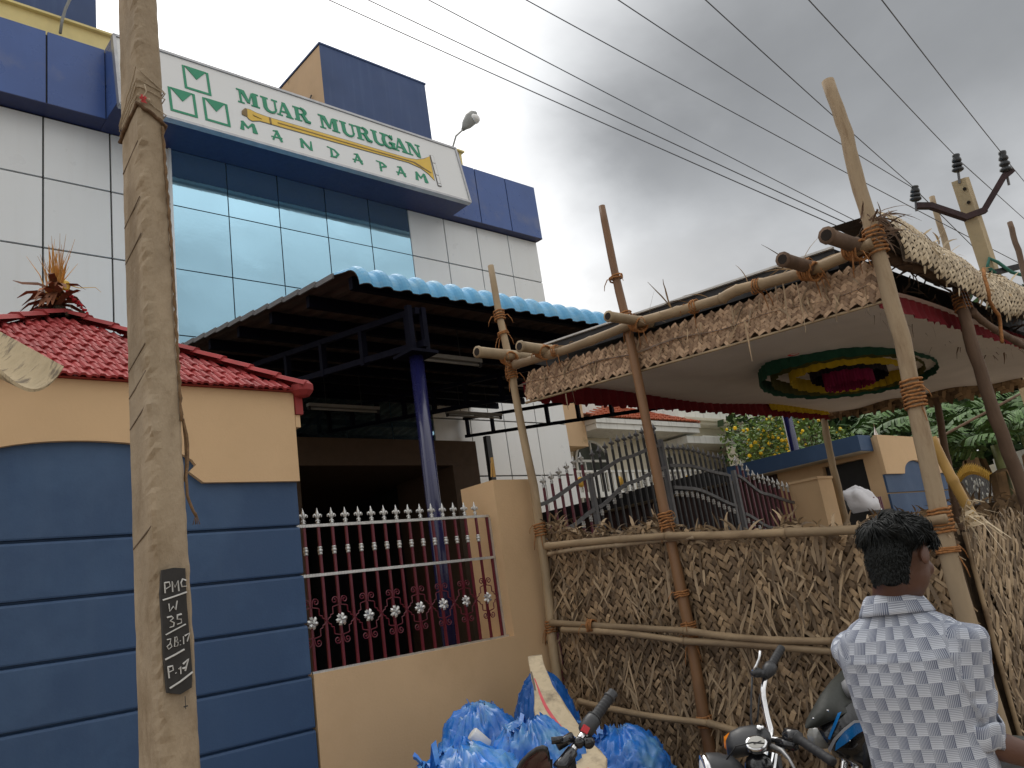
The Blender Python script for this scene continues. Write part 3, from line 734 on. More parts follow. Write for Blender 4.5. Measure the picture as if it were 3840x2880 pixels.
# ================================================================== ENTRANCE GATE
def zc(pts, x):
    for (x0, z0), (x1, z1) in zip(pts, pts[1:]):
        if x0 <= x <= x1:
            t = (x - x0) / (x1 - x0); t = t * t * (3 - 2 * t) * .55 + t * .45; return z0 + (z1 - z0) * t
    return pts[-1][1] if x > pts[-1][0] else pts[0][1]
GYY = 4.85; gs = GYY / 4.7
def gz(z): return 1.6 + (z - 1.6) * gs
def gate_part(name, label, x0, x1, top, low, pitch, railm, barm, fin, stiles, group, cat='gate'):
    g_ = thing(name, label, cat, ((x0 + x1) / 2, GYY, 0.2), group)
    n = int((x1 - x0) / pitch)
    for i in range(n):
        x = x0 + (i + .5) * (x1 - x0) / n; zt = zc(top, x)
        MB().box((x - .009, GYY - .009, .25), (x + .009, GYY + .009, zt + .12)).build('bar', barm, g_)
        inst('finial', fin, g_, Matrix.Translation((x, GYY, zt + .12)) @ Matrix.Scale(1.15, 4))
        inst('collar', COLLAR, g_, Matrix.Translation((x, GYY, zc(low, x) - .06)) @ Matrix.Scale(1.1, 4))
    for pr, nm in ((top, 'top_rail'), (low, 'lower_rail')):
        m_ = MB(); k = 14
        pts = [(lerp(x0, x1, i / k), GYY - .012, zc(pr, lerp(x0, x1, i / k))) for i in range(k + 1)]
        for a, b in zip(pts, pts[1:]): m_.bar(a, Vector(b) + (Vector(b) - Vector(a)) * .04, .02, .032)
        m_.build(nm, railm, g_)
    for sx_, sz in stiles: MB().box((sx_ - .02, GYY - .02, .2), (sx_ + .02, GYY + .02, sz)).build('stile', railm, g_)
    MB().box((x0, GYY - .02, .22), (x1, GYY + .02, .27)).build('bottom_rail', railm, g_)
    return g_
T1 = [(4.42, gz(2.24)), (4.8, gz(2.28)), (5.49, gz(2.51)), (6.0, gz(2.67)), (6.60, gz(2.80))]
L1 = [(4.42, gz(1.88)), (5.1, gz(2.08)), (5.5, gz(2.23)), (6.0, gz(2.44)), (6.60, gz(2.58))]
T2 = [(6.62, gz(2.60)), (6.98, gz(2.60)), (7.6, gz(2.51)), (7.80, gz(2.47))]
L2 = [(6.62, gz(2.39)), (7.0, gz(2.37)), (7.8, gz(2.16))]
T3 = [(7.84, gz(2.50)), (8.3, gz(2.29)), (8.95, gz(2.17))]
L3 = [(7.84, gz(2.09)), (8.3, gz(1.92)), (8.95, gz(1.82))]
gate_part('gate_side_panel', 'fixed iron panel between tan pillar and tall gate leaf', 4.42, 5.46, T1, L1, .095, 'iron_grey', 'iron_maroon', FIN, [], 'wrought iron entrance gate', 'gate panel')
gate_part('gate_leaf', 'tall iron gate leaf whose spear tips climb towards the middle post', 5.52, 6.60, T1, L1, .095, 'iron_grey', 'iron_black', FIN_G, [(5.49, gz(2.53)), (6.62, gz(2.86))], 'wrought iron entrance gate')
gate_part('gate_leaf', 'lower iron gate leaf with an arched top beside the middle post', 6.68, 7.72, T2, L2, .085, 'iron_grey', 'iron_black', FIN_G, [(7.70, gz(2.5))], 'wrought iron entrance gate')
gate_part('gate_side_panel', 'iron gate panel sweeping down to the far square pillar', 7.86, 8.94, T3, L3, .090, 'iron_grey', 'iron_maroon', FIN, [(7.82, gz(2.55))], 'wrought iron entrance gate', 'gate panel')
rp = thing('gate_pillar', 'far square tan gate pillar beside the blue column foot', 'pillar', (9.14, 4.68, 0))
MB().box((8.97, 4.5, 0), (9.31, 4.85, 2.40)).build('pillar_shaft', 'wall_tan', rp)
MB().prism([(8.955, 4.49, 2.401), (9.325, 4.49, 2.401), (9.325, 4.86, 2.401), (8.955, 4.86, 2.401)], (0, 0, .03)).build('pillar_cap', 'wall_tan', rp)

# ================================================================== FAR GATEHOUSE
fh = thing('gatehouse', 'flat roofed blue and tan gatehouse beyond the gate with blue slab', 'gatehouse', (11.8, 5.5, 0))
MB().box((10.79, 4.53, 0), (10.9, 4.73, 2.94)).box((10.79, 5.31, 0), (10.9, 12.8, 2.94)).box((10.79, 4.73, 2.70), (10.9, 5.31, 2.94)).box((10.9, 4.53, 0), (13.08, 12.8, 2.94)).build('house_wall', 'wall_tan', fh)
MB().box((10.87, 4.735, 0), (10.899, 5.305, 2.695)).build('doorway', 'door_dark', fh)
zs = [0, .2, .487, .774, 1.06, 1.35, 1.63, 1.915, 2.195, 2.66]
for i in range(len(zs) - 1): MB().box((10.785, 4.50, zs[i] + .006), (13.09, 4.528, zs[i + 1] - .012)).build('wall_board', 'wall_blue', fh)
ar = [(10.778, 2.44), (11.36, 2.44)] + [(11.78 + .40 * math.cos(math.pi * (1 - i / 16)), 2.45 + .175 * math.sin(math.pi * (1 - i / 16))) for i in range(1, 16)] + [(12.2, 2.44), (13.095, 2.44), (13.095, 2.96), (10.778, 2.96)]
o = MB().prism([(x, 4.47, z) for x, z in ar], (0, .055, 0)).build('arch_band', 'wall_tan', fh); fix_normals(o)
MB().box((10.42, 4.56, 2.765), (10.786, 12.8, 2.972)).build('canopy_slab', 'wall_blue', fh)
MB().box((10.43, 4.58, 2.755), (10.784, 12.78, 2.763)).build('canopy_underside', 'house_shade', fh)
for i in range(24): MB().box((10.755 - (.02 if i % 2 else 0), 6.0 + i * .28, 0), (10.788, 6.27 + i * .28, 2.75)).build('shutter_panel', 'shutter_brown', fh)
MB().box((10.405, 6.6, 2.76), (10.419, 12.8, 2.976)).build('slab_shade_strip', 'iron_black', fh)  # shade of the shed on the blue slab, painted as a black strip
sw = thing('paper_pennant', 'small white paper pennant poking above the far gatehouse roof', 'pennant', on_y(1880, 945, 5.0))
pz = on_y(1893, 938, 5.0); MB().tube([pz, pz + Vector((0, 0, .16))], .006, 5).build('pennant_stick', 'bark', sw)
MB().prism([pz + Vector((-.07, 0, -.01)), pz + Vector((.06, 0, -.02)), pz + Vector((-.0, 0, .12))], (0, .004, 0)).build('pennant_paper', 'dirty_white', sw)

# ================================================================== SHED ROOF
sd = thing('shed_roof', 'blue tile profile sheet roof on navy steel frame over the forecourt', 'shed', (7.5, 9, 0))
SX0, SX1 = 3.756, 11.25
def shz(y): return 4.60 + .145 * (y - 5.75)
PITCH = .214
rowsY = []
for i in range(9):
    a = math.pi * .5 * (1 - i / 8); rowsY.append((5.78 - .20 * math.cos(a) - .0, shz(5.78) - .20 + .20 * math.sin(a)))
rowsY = rowsY[::-1]
yy = 5.98
while yy < 12.95:
    rowsY.append((yy, shz(yy) + .018)); rowsY.append((yy + .30, shz(yy + .30) + .0)); yy += .32
def prof(x):
    t = ((x - SX0) / PITCH) % 1.0
    return .045 * max(0, math.sin(math.pi * min(1, t / .62))) ** .7 if t < .62 else 0.0
nx = int((SX1 - SX0) / PITCH * 9); rows = []
ny = len(rowsY)
for j, (y, z) in enumerate(rowsY):
    if j == 0: tn = Vector((0, rowsY[1][0] - y, rowsY[1][1] - z))
    elif j < 9: tn = Vector((0, rowsY[j + 1][0] - rowsY[j - 1][0], rowsY[j + 1][1] - rowsY[j - 1][1]))
    else: tn = Vector((0, 1, .145))
    nr = Vector((0, -tn.z, tn.y)).normalized()
    rows.append([Vector((SX0 + (SX1 - SX0) * i / nx, y, z)) + nr * prof(SX0 + (SX1 - SX0) * i / nx) for i in range(nx + 1)])
MB().grid(rows).build('roof_sheet', 'sheet_blue', sd)
MB().grid([[p + Vector((0, .006, -.006)) for p in r] for r in rows]).build('sheet_underside', 'sheet_under', sd)
vr = MB()
for (y0, z0), (y1, z1) in zip(rowsY[9:-1], rowsY[10:]): vr.bar((SX0 - .008, y0, z0 - .01), (SX0 - .008, y1, z1 - .01), .02, .05)
vr.build('verge_strip', 'iron_grey', sd)
y = 5.84
k = 0
while y < 12.8:
    MB().box((SX0 + .10, y, shz(y) - .13), (SX1 - .02, y + .06, shz(y) - .012)).build('purlin', 'steel_navy', sd); y += .78
def truss_b(y): return 3.84 + .152 * (y - 5.7)
for X in (4.38, 7.65, 10.93):
    t = MB()
    t.bar((X, 5.62, truss_b(5.62) + .43), (X, 12.9, truss_b(12.9) + .43), .05, .06)
    t.bar((X, 5.55, truss_b(5.55) + .10), (X, 12.9, truss_b(12.9) + .05), .05, .06)
    yy = 5.75
    while yy < 12.8: t.box((X - .03, yy, truss_b(yy) + .05), (X + .03, yy + .06, truss_b(yy) + .42)); yy += .78
    t.build('truss', 'steel_navy', sd)
for X in (4.38, 10.93):
    tl = MB(); tl.tube([(X, 5.72, 0), (X, 5.72, truss_b(5.7))], .066, 20); tl.build('column', 'column_blue', sd, True)
    MB().box((X - .15, 5.57, truss_b(5.7) + .002), (X + .15, 5.87, truss_b(5.7) + .03)).build('cap_plate', 'steel_navy', sd)
    for e_ in (-.085, .075): MB().box((X + e_ - .025, 5.62, truss_b(5.7) + .031), (X + e_ + .025, 5.67, truss_b(5.7) + .46)).build('cap_strut', 'steel_navy', sd)
MB().box((10.87, 12.2, 0), (10.99, 12.3, truss_b(12.2))).build('back_post', 'iron_black', sd)
for (xa_, ya_), lab in (((855, 770), 'dusty tube light nearest the blue column under the shed'), ((665, 882), 'tube light glimpsed beside the red eave corner'), ((965, 897), 'tube light furthest inside under the shed roof')):
    zt = 4.25 if ya_ < 800 else 4.6
    a = on_z(xa_, ya_, zt); L_ = 1.2
    tb = thing('tube_light', lab, 'tube light', a, 'tube lights under the shed')
    MB().box((a.x, a.y - .035, a.z + .03), (a.x + L_, a.y + .035, a.z + .075)).build('light_batten', 'tube_white', tb)
    MB().tube([(a.x + .04, a.y, a.z), (a.x + L_ - .04, a.y, a.z)], .016, 8).build('tube', 'tube_white', tb, True)
    for e_ in (0, L_ - .035): MB().box((a.x + e_, a.y - .02, a.z - .02), (a.x + e_ + .035, a.y + .02, a.z + .03)).build('end_holder', 'iron_black', tb)
    for e_ in (.3, .9): MB().tube([(a.x + e_, a.y, a.z + .07), (a.x + e_, a.y, shz(a.y) - .02)], .005, 4).build('hanger_rod', 'iron_black', tb)

# ================================================================== PANDAL: bamboo poles, thatch, cloth ceiling
FX = 4.30          # plane of the side fence
FYC = 1.56         # plane of the street front
def wobble(pts, a, n):
    out = []
    for i in range(n + 1):
        t = i / n * (len(pts) - 1); k = min(int(t), len(pts) - 2); p = lerp(Vector(pts[k]), Vector(pts[k + 1]), t - k)
        out.append(p + (Vector((jit(a), jit(a), jit(a))) if 0 < i < n else Vector((0, 0, 0))))
    return out
def stick(mb, pts, r, a=.006, n=14, node=0.0, every=3, sides=9, taper=1.0):
    p = wobble(pts, a, n); rr = []
    for i in range(n + 1):
        x = r * lerp(1, taper, i / n) * (1 + jit(.05))
        if node and i % every == 0: x *= 1 + node
        rr.append(x)
    return mb.tube(p, rr, sides)
def bamboo(mb, a, b, r, seg=.32, sides=10, bend=.01, taper=.9):
    a, b = Vector(a), Vector(b); L = (b - a).length; n = max(2, int(L / seg)); pts = []; rr = []; off = Vector((jit(bend), jit(bend), jit(bend)))
    for i in range(n):
        for t, k in ((0.0, 1.10), (.045, 1.14), (.10, 1.0), (.5, .97), (.92, 1.0)):
            u = (i + t) / n; pts.append(lerp(a, b, u) + off * math.sin(u * math.pi)); rr.append(r * k * lerp(1, taper, u))
    pts.append(b); rr.append(r * taper)
    return mb.tube(pts, rr, sides)
def coil(mb, c, axis, r, turns, h, w=.0065, sides=5, rough=.004):
    axis = Vector(axis).normalized(); a = axis.orthogonal().normalized(); b = axis.cross(a); n = int(turns * 12); pts = []
    for i in range(n + 1):
        t = i / n; an = t * turns * 6.283
        pts.append(Vector(c) + axis * ((t - .5) * h + jit(rough)) + (a * math.cos(an) + b * math.sin(an)) * (r + w * .6 + abs(jit(rough))))
    return mb.tube(pts, w, sides)
def tails(mb, c, n, L, w=.004):
    for i in range(n):
        d = Vector((jit(1), jit(1), jit(1) - .4)).normalized(); p = Vector(c) + d * .03
        mb.tube([p, p + d * L * .4 + Vector((0, 0, .01)), p + d * L * .7 + Vector((0, 0, -L * .3)), p + d * L * .8 + Vector((0, 0, -L * .7))], [w, w, w * .8, w * .5], 4)
def knot(parent, c, axis, r, turns=5, h=.07, w=.0065, tail=3, name='rope_lashing', m='coir_rope'):
    mb = coil(MB(), c, axis, r, turns, h, w); tails(mb, c, tail, .09)
    o = mb.build(name, m, parent, True, kind='stuff'); return o

# --- upright poles
def pole(label, pts, r, m, taper=.9, node=.0, wob=.006, ropes=(), n=16):
    t = thing('bamboo_pole', label, 'pole', (pts[0][0], pts[0][1], 0), 'upright poles of the thatched shed')
    stick(MB(), pts, r, wob, n, node, 3, 12, taper).build('pole_shaft', m, t, True)
    for z, tu, h in ropes:
        k = min(range(len(pts) - 1), key=lambda i: 0 if pts[i][2] <= z <= pts[i + 1][2] else 1)
        u = (z - pts[k][2]) / (pts[k + 1][2] - pts[k][2]); c = lerp(Vector(pts[k]), Vector(pts[k + 1]), u)
        knot(t, c, Vector(pts[k + 1]) - Vector(pts[k]), r, tu, h)
    return t
def X_(x, y): return on_x(x, y, FX)
lpz = [X_(1232, 1640), X_(1200, 1450), X_(1182, 1260), X_(1155, 1060), X_(1122, 900), X_(1098, 770), X_(1082, 700), X_(1060, 574)]
lpz[0].z = 0.0
pole('pale crooked bamboo pole against the tan pillar', [tuple(p) for p in lpz], .036, 'bamboo_pale', .72, .04, .004, ((3.28, 5, .10), (3.78, 4, .09), (3.62, 2, .03), (2.05, 5, .10), (1.36, 5, .09)))
mpz = [Vector((FX, 3.225, 0))] + [X_(1530, 1600), X_(1487, 1350), X_(1440, 1130), X_(1395, 905), X_(1360, 720), X_(1337, 630), X_(1316, 530), X_(1300, 445)]
pole('brown stained bamboo pole midway along the side fence', [tuple(p) for p in mpz], .039, 'bamboo_brown', .62, .05, .003, ((1.93, 6, .11), (1.27, 4, .06), (1.19, 4, .05), (1.47, 3, .04), (.72, 5, .07), (3.30, 6, .12), (3.62, 2, .03)), 20)
cpz = [Vector((FX, 1.58, 0))] + [X_(2155, 1560), X_(2110, 1420), X_(2050, 1200), X_(2000, 980), X_(1950, 740), X_(1905, 575), X_(1880, 480), X_(1850, 390), X_(1832, 300), X_(1812, 240), X_(1788, 175)]
cpp = [tuple(p) for p in cpz]
cpole = pole('thick pale tree pole standing at the corner of the shed', cpp, .047, 'wood_pale', .74, .0, .003, ((1.66, 7, .13), (1.52, 3, .03), (2.30, 8, .15), (1.02, 5, .12), (3.14, 7, .16)), 24)
f2 = [on_y(2300, 1300, FYC), on_y(2212, 1065, FYC), on_y(2150, 900, FYC), on_y(2098, 740, FYC), on_y(2070, 620, FYC)]
f2[0].z = 0
pole('dark bark covered pole carrying the front thatch', [tuple(p) for p in f2], .042, 'pole_dark', .85, .0, .004, ((2.98, 5, .12),), 18)
bp = [on_x(1830, 1130, 9.4), on_x(1810, 1060, 9.4), on_x(1790, 960, 9.4), on_x(1772, 870, 9.4)]; bp[0].z = 0
pole('thin pale pole before the far tan gate pillar', [tuple(p) for p in bp], .044, 'bamboo_pale', .9, .04, .006)
bq = [on_x(2062, 1085, 9.4), on_x(2040, 960, 9.4), on_x(2022, 860, 9.4)]; bq.insert(0, Vector((9.4, bq[0].y, 0)))
pole('slim dark pole seen between the corner pole and banana leaves', [tuple(p) for p in bq], .040, 'pole_dark', .9, .0, .006)
q1 = [on_y(2058, 590, 4.4), on_y(2042, 520, 4.4), on_y(2028, 480, 4.4), on_y(2013, 425, 4.4)]; q1.insert(0, Vector((q1[0].x, 4.4, 0)))
pole('short rough stake poking above the front thatch roof', [tuple(p) for p in q1], .060, 'wood_pale', .8, .0, .006)
q2 = [on_y(2225, 640, 2.2), on_y(2205, 560, 2.2), on_y(2181, 480, 2.2)]; q2.insert(0, Vector((q2[0].x + .05, 2.2, 0)))
pole('grey weathered stake near the power pole bracket', [tuple(p) for p in q2], .036, 'pole_dark', .8, .0, .005)
# leaning yellow bamboo at the corner
t = thing('bamboo_brace', 'yellow bamboo brace slanting down from the corner pole', 'bamboo', on_y(2105, 1110, 1.62))
a, b = on_y(2112, 1135, 1.66), on_y(2012, 945, 1.72)
MB_ = bamboo(MB(), a, b, .030, .22); MB_.build('brace_shaft', 'bamboo_yellow', t, True)
mb = MB()
for i in range(26):
    d = Vector((jit(1), jit(.5) - .3, jit(.8))).normalized(); L = rnd.uniform(.08, .20); p = on_y(2085, 1118, 1.52) + Vector((jit(.06), jit(.02), jit(.05)))
    s = d.cross(Vector((jit(.3), 1, jit(.3)))).normalized()
    mb.ribbon([p, p + d * L * .5 + Vector((0, 0, .015)), p + d * L + Vector((0, 0, -L * .35))], s, rnd.uniform(.012, .026), .004)
mb.build('torn_husk', 'thatch_pale', t, kind='stuff')
# thin branch in the distance
t = thing('branch', 'thin bare brown branch slanting across the banana leaves', 'branch', on_y(1930, 985, 6.0))
stick(MB(), [on_y(1925, 985, 6.0), on_y(2010, 955, 5.0), on_y(2215, 845, 4.0)], .022, .004, 10).build('branch_stem', 'pole_dark', t, True)

# --- horizontal rails
def rail(label, pts, r, m='bamboo_old', loc=None, grp='bamboo rails of the thatched shed', n=0, hollow=None):
    t = thing('bamboo_rail', label, 'bamboo', pts[0], grp)
    mb = MB()
    for p, q in zip(pts, pts[1:]): bamboo(mb, p, q, r, .30, 10, .020, .90)
    mb.build('rail_shaft', m, t, True)
    if hollow:
        d = (Vector(pts[1]) - Vector(pts[0])).normalized()
        MB().tube([Vector(pts[0]) - d * .0015, Vector(pts[0]) + d * .02], r * .72, 10).build('hollow_end', 'hollow_dark', t)
    return t
off = -.055
def Xf(x, y, d=off): return on_x(x, y, FX + d)
t = rail('long bamboo eave rail above the side thatch band', [Xf(1112, 788), Xf(1365, 700), Xf(1560, 645), Xf(1640, 615), Xf(1885, 525)], .034)
for px, py in ((1200, 758), (1500, 662), (1635, 618), (1745, 575)): knot(t, Xf(px, py), (0, -1, -.1), .036, 3, .05, .005, 2)
t = rail('top bamboo rail of the side fence', [Xf(1180, 1180), Xf(1440, 1158), Xf(1700, 1150), Xf(2045, 1120)], .026)
t = rail('thin whitish bamboo under the top fence rail', [Xf(1185, 1197), Xf(1330, 1178), Xf(1500, 1160)], .016, 'wood_pale')
t = rail('upper of the paired middle bamboo rails', [Xf(1190, 1345), Xf(1480, 1362), Xf(1800, 1385), Xf(2085, 1402)], .022)
knot(t, Xf(1278, 1352), (0, -1, 0), .035, 4, .05, .006, 2)
t = rail('lower of the paired middle bamboo rails', [Xf(1215, 1360), Xf(1480, 1385), Xf(1800, 1408), Xf(2085, 1425)], .022)
t = rail('low bamboo rail nearest the ground on the side fence', [Xf(1250, 1515), Xf(1530, 1562), Xf(1700, 1600), Xf(1900, 1640), Xf(2130, 1690)], .022)
for (x, y, L, r, lab) in ((1030, 760, .38, .042, 'hollow bamboo end jutting out beside the crooked pole'), (1122, 748, .30, .040, 'grey hollow bamboo end resting on the eave rail'),
                           (1313, 683, .36, .034, 'grey bamboo end lashed to the brown pole'), (1690, 560, .35, .038, 'dark hollow bamboo end high on the eave rail'), (1785, 508, .38, .042, 'largest dark bamboo end beside the corner pole')):
    p = on_x(x, y, FX - L)
    t = rail(lab, [p, p + Vector((5.3, 0, .04))], r, 'bamboo_pale' if x < 1400 else 'pole_dark', hollow=True, grp='bamboo cross beams under the sheet roof')
    knot(t, (FX - .06, p.y, p.z - .02), (.3, 1, .5), r * 1.15, 6, .10, .007, 4)
# --- sheet roof
t = thing('sheet_roof', 'black tarpaulin roof with pale edge over the thatched shed', 'roof', (6.5, 3, 3.6))
def rz(y): return lerp(on_x(1790, 537, 4.38).z, on_x(1172, 745, 4.38).z, (y - on_x(1790, 537, 4.38).y) / (on_x(1172, 745, 4.38).y - on_x(1790, 537, 4.38).y))
ya, yb = on_x(1800, 533, 4.38).y, on_x(1150, 752, 4.38).y
MB().prism([(4.38, ya, rz(ya) - .13), (4.38, yb, rz(yb) - .13), (4.38, yb, rz(yb) - .012), (4.38, ya, rz(ya) - .012)], (5.1, 0, 0)).build('roof_body', 'tarp_black', t)
MB().bar((4.372, ya, rz(ya) - .006), (4.372, yb, rz(yb) - .006), .03, .012).build('pale_edge', 'sheet_edge', t)

# --- woven strips
def strip_mesh(L, w, h, m, name='leaf_strip'):
    v = []; f = []
    for x, z in ((-.5, -h * .55), (-.28, h * .55), (.28, h * .75), (.5, -h * .4)):
        v += [(x * L, -w / 2, z - h * .12), (x * L, 0, z), (x * L, w / 2, z - h * .12)]
    for i in range(3):
        for k in range(2): f.append((i * 3 + k, i * 3 + k + 1, (i + 1) * 3 + k + 1, (i + 1) * 3 + k))
    return new_mesh(name, v, f, m)
def weave(parent, surf, W, H, w, angs, m, inside=None, limit=300, big_first=None, jitter=.18, name='leaf_strip', float_=2, gap=.0, tilt=.10):
    """twill weave on a surface: surf(u, v) -> (point, eu, ev, normal). The first `limit` floats become parts, the rest one part."""
    A = Vector((math.cos(angs[0]), math.sin(angs[0]), 0)); B = Vector((math.cos(angs[1]), math.sin(angs[1]), 0))
    R_ = int((W + H) / w) + 4; per = float_ * 2; seg = []
    det = A.x * B.y - A.y * B.x
    for i in range(-R_, R_):
        for j in range(-R_, R_):
            k = (i + j) % per
            if k == 0: ca, d = (i + float_ / 2, j + .5), 0
            elif k == float_: ca, d = (i + .5, j + float_ / 2), 1
            else: continue
            c = (A * ca[0] + B * ca[1]) * w
            if -.001 <= c.x <= W and -.001 <= c.y <= H and (inside is None or inside(c.x, c.y)): seg.append((c.x, c.y, d))
    if big_first: seg.sort(key=lambda s: big_first(s[0], s[1]))
    meshes = [strip_mesh(float_ * w * k1, w * k2, w * .26, m, name) for k1, k2 in ((1.12, .92), (1.02, .84), (1.2, .96), (1.06, .78))]
    rest = MB()
    for n_, (u, v, d) in enumerate(seg):
        p, eu, ev, en = surf(u, v); D = A if d == 0 else B
        an = jit(jitter); dx = (eu * D.x + ev * D.y); dy = en.cross(dx).normalized()
        x_ = (dx * math.cos(an) + dy * math.sin(an)).normalized(); x_ = (x_ + en * jit(tilt)).normalized(); y_ = en.cross(x_).normalized(); z_ = x_.cross(y_)
        Mx = frame(p + en * (.004 + abs(jit(.006))), x_, y_, z_); me = rnd.choice(meshes)
        if n_ < limit: inst(name, me, parent, Mx)
        else: rest.add([Mx @ q.co for q in me.vertices], [tuple(pl_.vertices) for pl_ in me.polygons])
    if rest.v: rest.build('leaf_weave', m, parent, kind='stuff')
def loose(mb, p, d, n, L, w, droop=.5, curl=.25, k=6):
    d = Vector(d).normalized(); pts = [Vector(p)]; dd = d.copy(); ax = Vector((jit(1), jit(1), jit(1)))
    for i in range(k):
        dd = (dd + Vector((0, 0, -droop / k)) + n * jit(curl) * .5 + ax * curl / k).normalized(); pts.append(pts[-1] + dd * L / k)
    side = (d.cross(n)).normalized(); side = (side + n * jit(.9)).normalized()
    return mb.ribbon(pts, side, w * .8, w * .25, w)

# --- side fence panel
NX = Vector((-1, 0, 0))
fe = thing('thatch_fence', 'woven coconut leaf fence panel running from tan pillar to the corner pole', 'fence', (FX, 3.0, 0))
Y0, Y1 = 4.40, 1.58
def ftop(y): return lerp(1.60, 2.06, (y - Y1) / (Y0 - Y1)) + .03 * math.sin(y * 6.1) + .02 * math.sin(y * 13.7)
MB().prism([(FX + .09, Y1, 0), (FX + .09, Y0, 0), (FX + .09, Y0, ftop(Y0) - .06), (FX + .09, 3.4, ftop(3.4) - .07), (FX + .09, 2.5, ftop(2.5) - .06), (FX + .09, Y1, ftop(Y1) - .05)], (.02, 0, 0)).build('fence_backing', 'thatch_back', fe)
def fsurf(u, v):
    y = Y0 - u; b = .028 * math.sin(y * 4.3 + v * 3.0) + .02 * math.sin(v * 7.0 + y) + .016 * noise.noise(Vector((y * 5, v * 5, 0)))
    return Vector((FX + .050 - b * .6, y, v)), Vector((0, -1, 0)), Vector((0, 0, 1)), NX
def near_cam(u, v):
    p = Vector((FX, Y0 - u, v)); q = p - EYE; w = q.dot(C_FWD); yy = q.dot(C_DOWN) / w * FPX + 1440; xx = q.dot(C_RIGHT) / w * FPX + 1920
    return w + (50 if yy > 2880 or (xx > 3120 and yy > 2250) else 0)
weave(fe, fsurf, Y0 - Y1, 2.1, .033, (math.radians(54), math.radians(-46)), 'thatch', lambda u, v: v < ftop(Y0 - u) - .015, 300, near_cam, .26)
mb = MB()
for i in range(1500):
    y = rnd.uniform(Y1 + .02, Y0); z = rnd.uniform(.05, ftop(y) - .03); p, _, _, n = fsurf(Y0 - y, z)
    if noise.noise(Vector((y * 2.2, z * 2.2, 3))) < -.18 and rnd.random() < .75: continue
    an = rnd.choice((rnd.gauss(-2.2, .22), rnd.gauss(-1.0, .22), rnd.gauss(-1.9, .3), rnd.gauss(-1.3, .3)))
    d = Vector((-rnd.uniform(.02, .30), math.cos(an), math.sin(an)))
    loose(mb, p + n * rnd.uniform(.010, .034), d, n, rnd.choice((rnd.uniform(.06, .14), rnd.uniform(.1, .28))), rnd.uniform(.009, .022), .15, .16, 4)
for i in range(520):
    y = rnd.uniform(Y1, Y0); z = ftop(y) - rnd.uniform(0, .07); an = rnd.gauss(1.57, .8)
    d = Vector((-rnd.uniform(-.3, .5), math.cos(an), abs(math.sin(an)) * .9))
    loose(mb, Vector((FX + .055 + jit(.02), y, z)), d, NX, rnd.uniform(.05, .17), rnd.uniform(.012, .026), 1.3, .5)
mb.build('loose_leaves', 'thatch_loose', fe, kind='stuff')

# --- side thatch band
sbd = thing('thatch_band', 'reddish woven palm band hanging under the side eave rail', 'thatch', (FX, 3, 3))
P00, P01 = X_(1128, 800), X_(1898, 545); Q00, Q01 = X_(1126, 868), X_(1905, 645)
def bsurf(u, v):
    t_ = u / 2.86; top = lerp(P00, P01, t_); bot = lerp(Q00, Q01, t_); top.x += .075; bot.x += .05
    p = lerp(bot, top, v / .30) + Vector((-.012 * math.sin(u * 3 + v * 6), 0, 0)); eu = (P01 - P00).normalized(); ev = (top - bot).normalized()
    return p, eu, ev, NX
weave(sbd, bsurf, 2.86, .30, .0225, (math.radians(30), math.radians(-46)), 'thatch_rust', lambda u, v: .010 < v < .285, 300, lambda u, v: -u, .15, tilt=.05)
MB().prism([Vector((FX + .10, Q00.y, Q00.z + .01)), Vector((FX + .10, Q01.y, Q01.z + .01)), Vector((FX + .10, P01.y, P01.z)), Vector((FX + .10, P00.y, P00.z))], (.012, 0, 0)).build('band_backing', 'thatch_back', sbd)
bamboo(MB(), Q00 + Vector((.048, 0, -.006)), Q01 + Vector((.048, 0, -.006)), .009, .25, 6, .01).build('bottom_batten', 'bamboo_pale', sbd, True)
mb = MB()
for i in range(60):
    u = rnd.uniform(0, 2.86); v = rnd.uniform(.12, .30); p, eu, ev, n = bsurf(u, v); an = rnd.gauss(-1.57, .6)
    loose(mb, p + n * .02, eu * math.cos(an) + ev * math.sin(an) + n * .2, n, rnd.uniform(.05, .17), rnd.uniform(.006, .014), .6, .4)
for px, py, L in ((1608, 690, .34), (1672, 600, .22), (1690, 605, .38), (1720, 610, .4), (1235, 830, .2), (1222, 850, .16), (1580, 660, .2), (1745, 590, .14)):
    loose(mb, Xf(px, py, -.05), (-.05, jit(.15), -1), NX, L * .75, .010, .3, .12, 8)
for i in range(40):
    y = rnd.uniform(FYC, 4.3); t_ = (4.37 - y) / 2.86; p = lerp(P00, P01, max(0, min(1, t_))) + Vector((-.03, 0, .05))
    loose(mb, p, (jit(.3), jit(1), rnd.uniform(.0, .7)), NX, rnd.uniform(.10, .26), rnd.uniform(.006, .012), .8, .6)
mb.build('loose_leaves', 'thatch_loose', sbd, kind='stuff')

# --- front thatch eave (drapes over a bamboo, parallel to the street)
fb = thing('thatch_eave', 'pale braided palm thatch draped along the street front eave', 'thatch', (6, FYC, 3.2))
def esurf(u, v):
    x = 4.42 + u
    sag = .035 * math.sin(u * 2.9 + .6) + .018 * math.sin(u * 7.3)
    a = lerp(-.62, 1.25, v / .44)      # from hanging lip to the top of the roll
    y = FYC - .16 * math.cos(a) + .05; z = 3.12 + .22 * math.sin(a) - .022 * u + sag
    lip = max(0, 1 - v / .16); y -= .03 * lip
    dp = Vector((0, .16 * math.sin(a), .22 * math.cos(a))).normalized(); n = Vector((0, -dp.z, dp.y))
    return Vector((x, y, z)), Vector((1, 0, -.022)).normalized(), dp, n
weave(fb, esurf, 3.4, .44, .026, (math.radians(38), math.radians(-44)), 'thatch_pale', lambda u, v: v > .012, 300, lambda u, v: u, .10, tilt=.04)
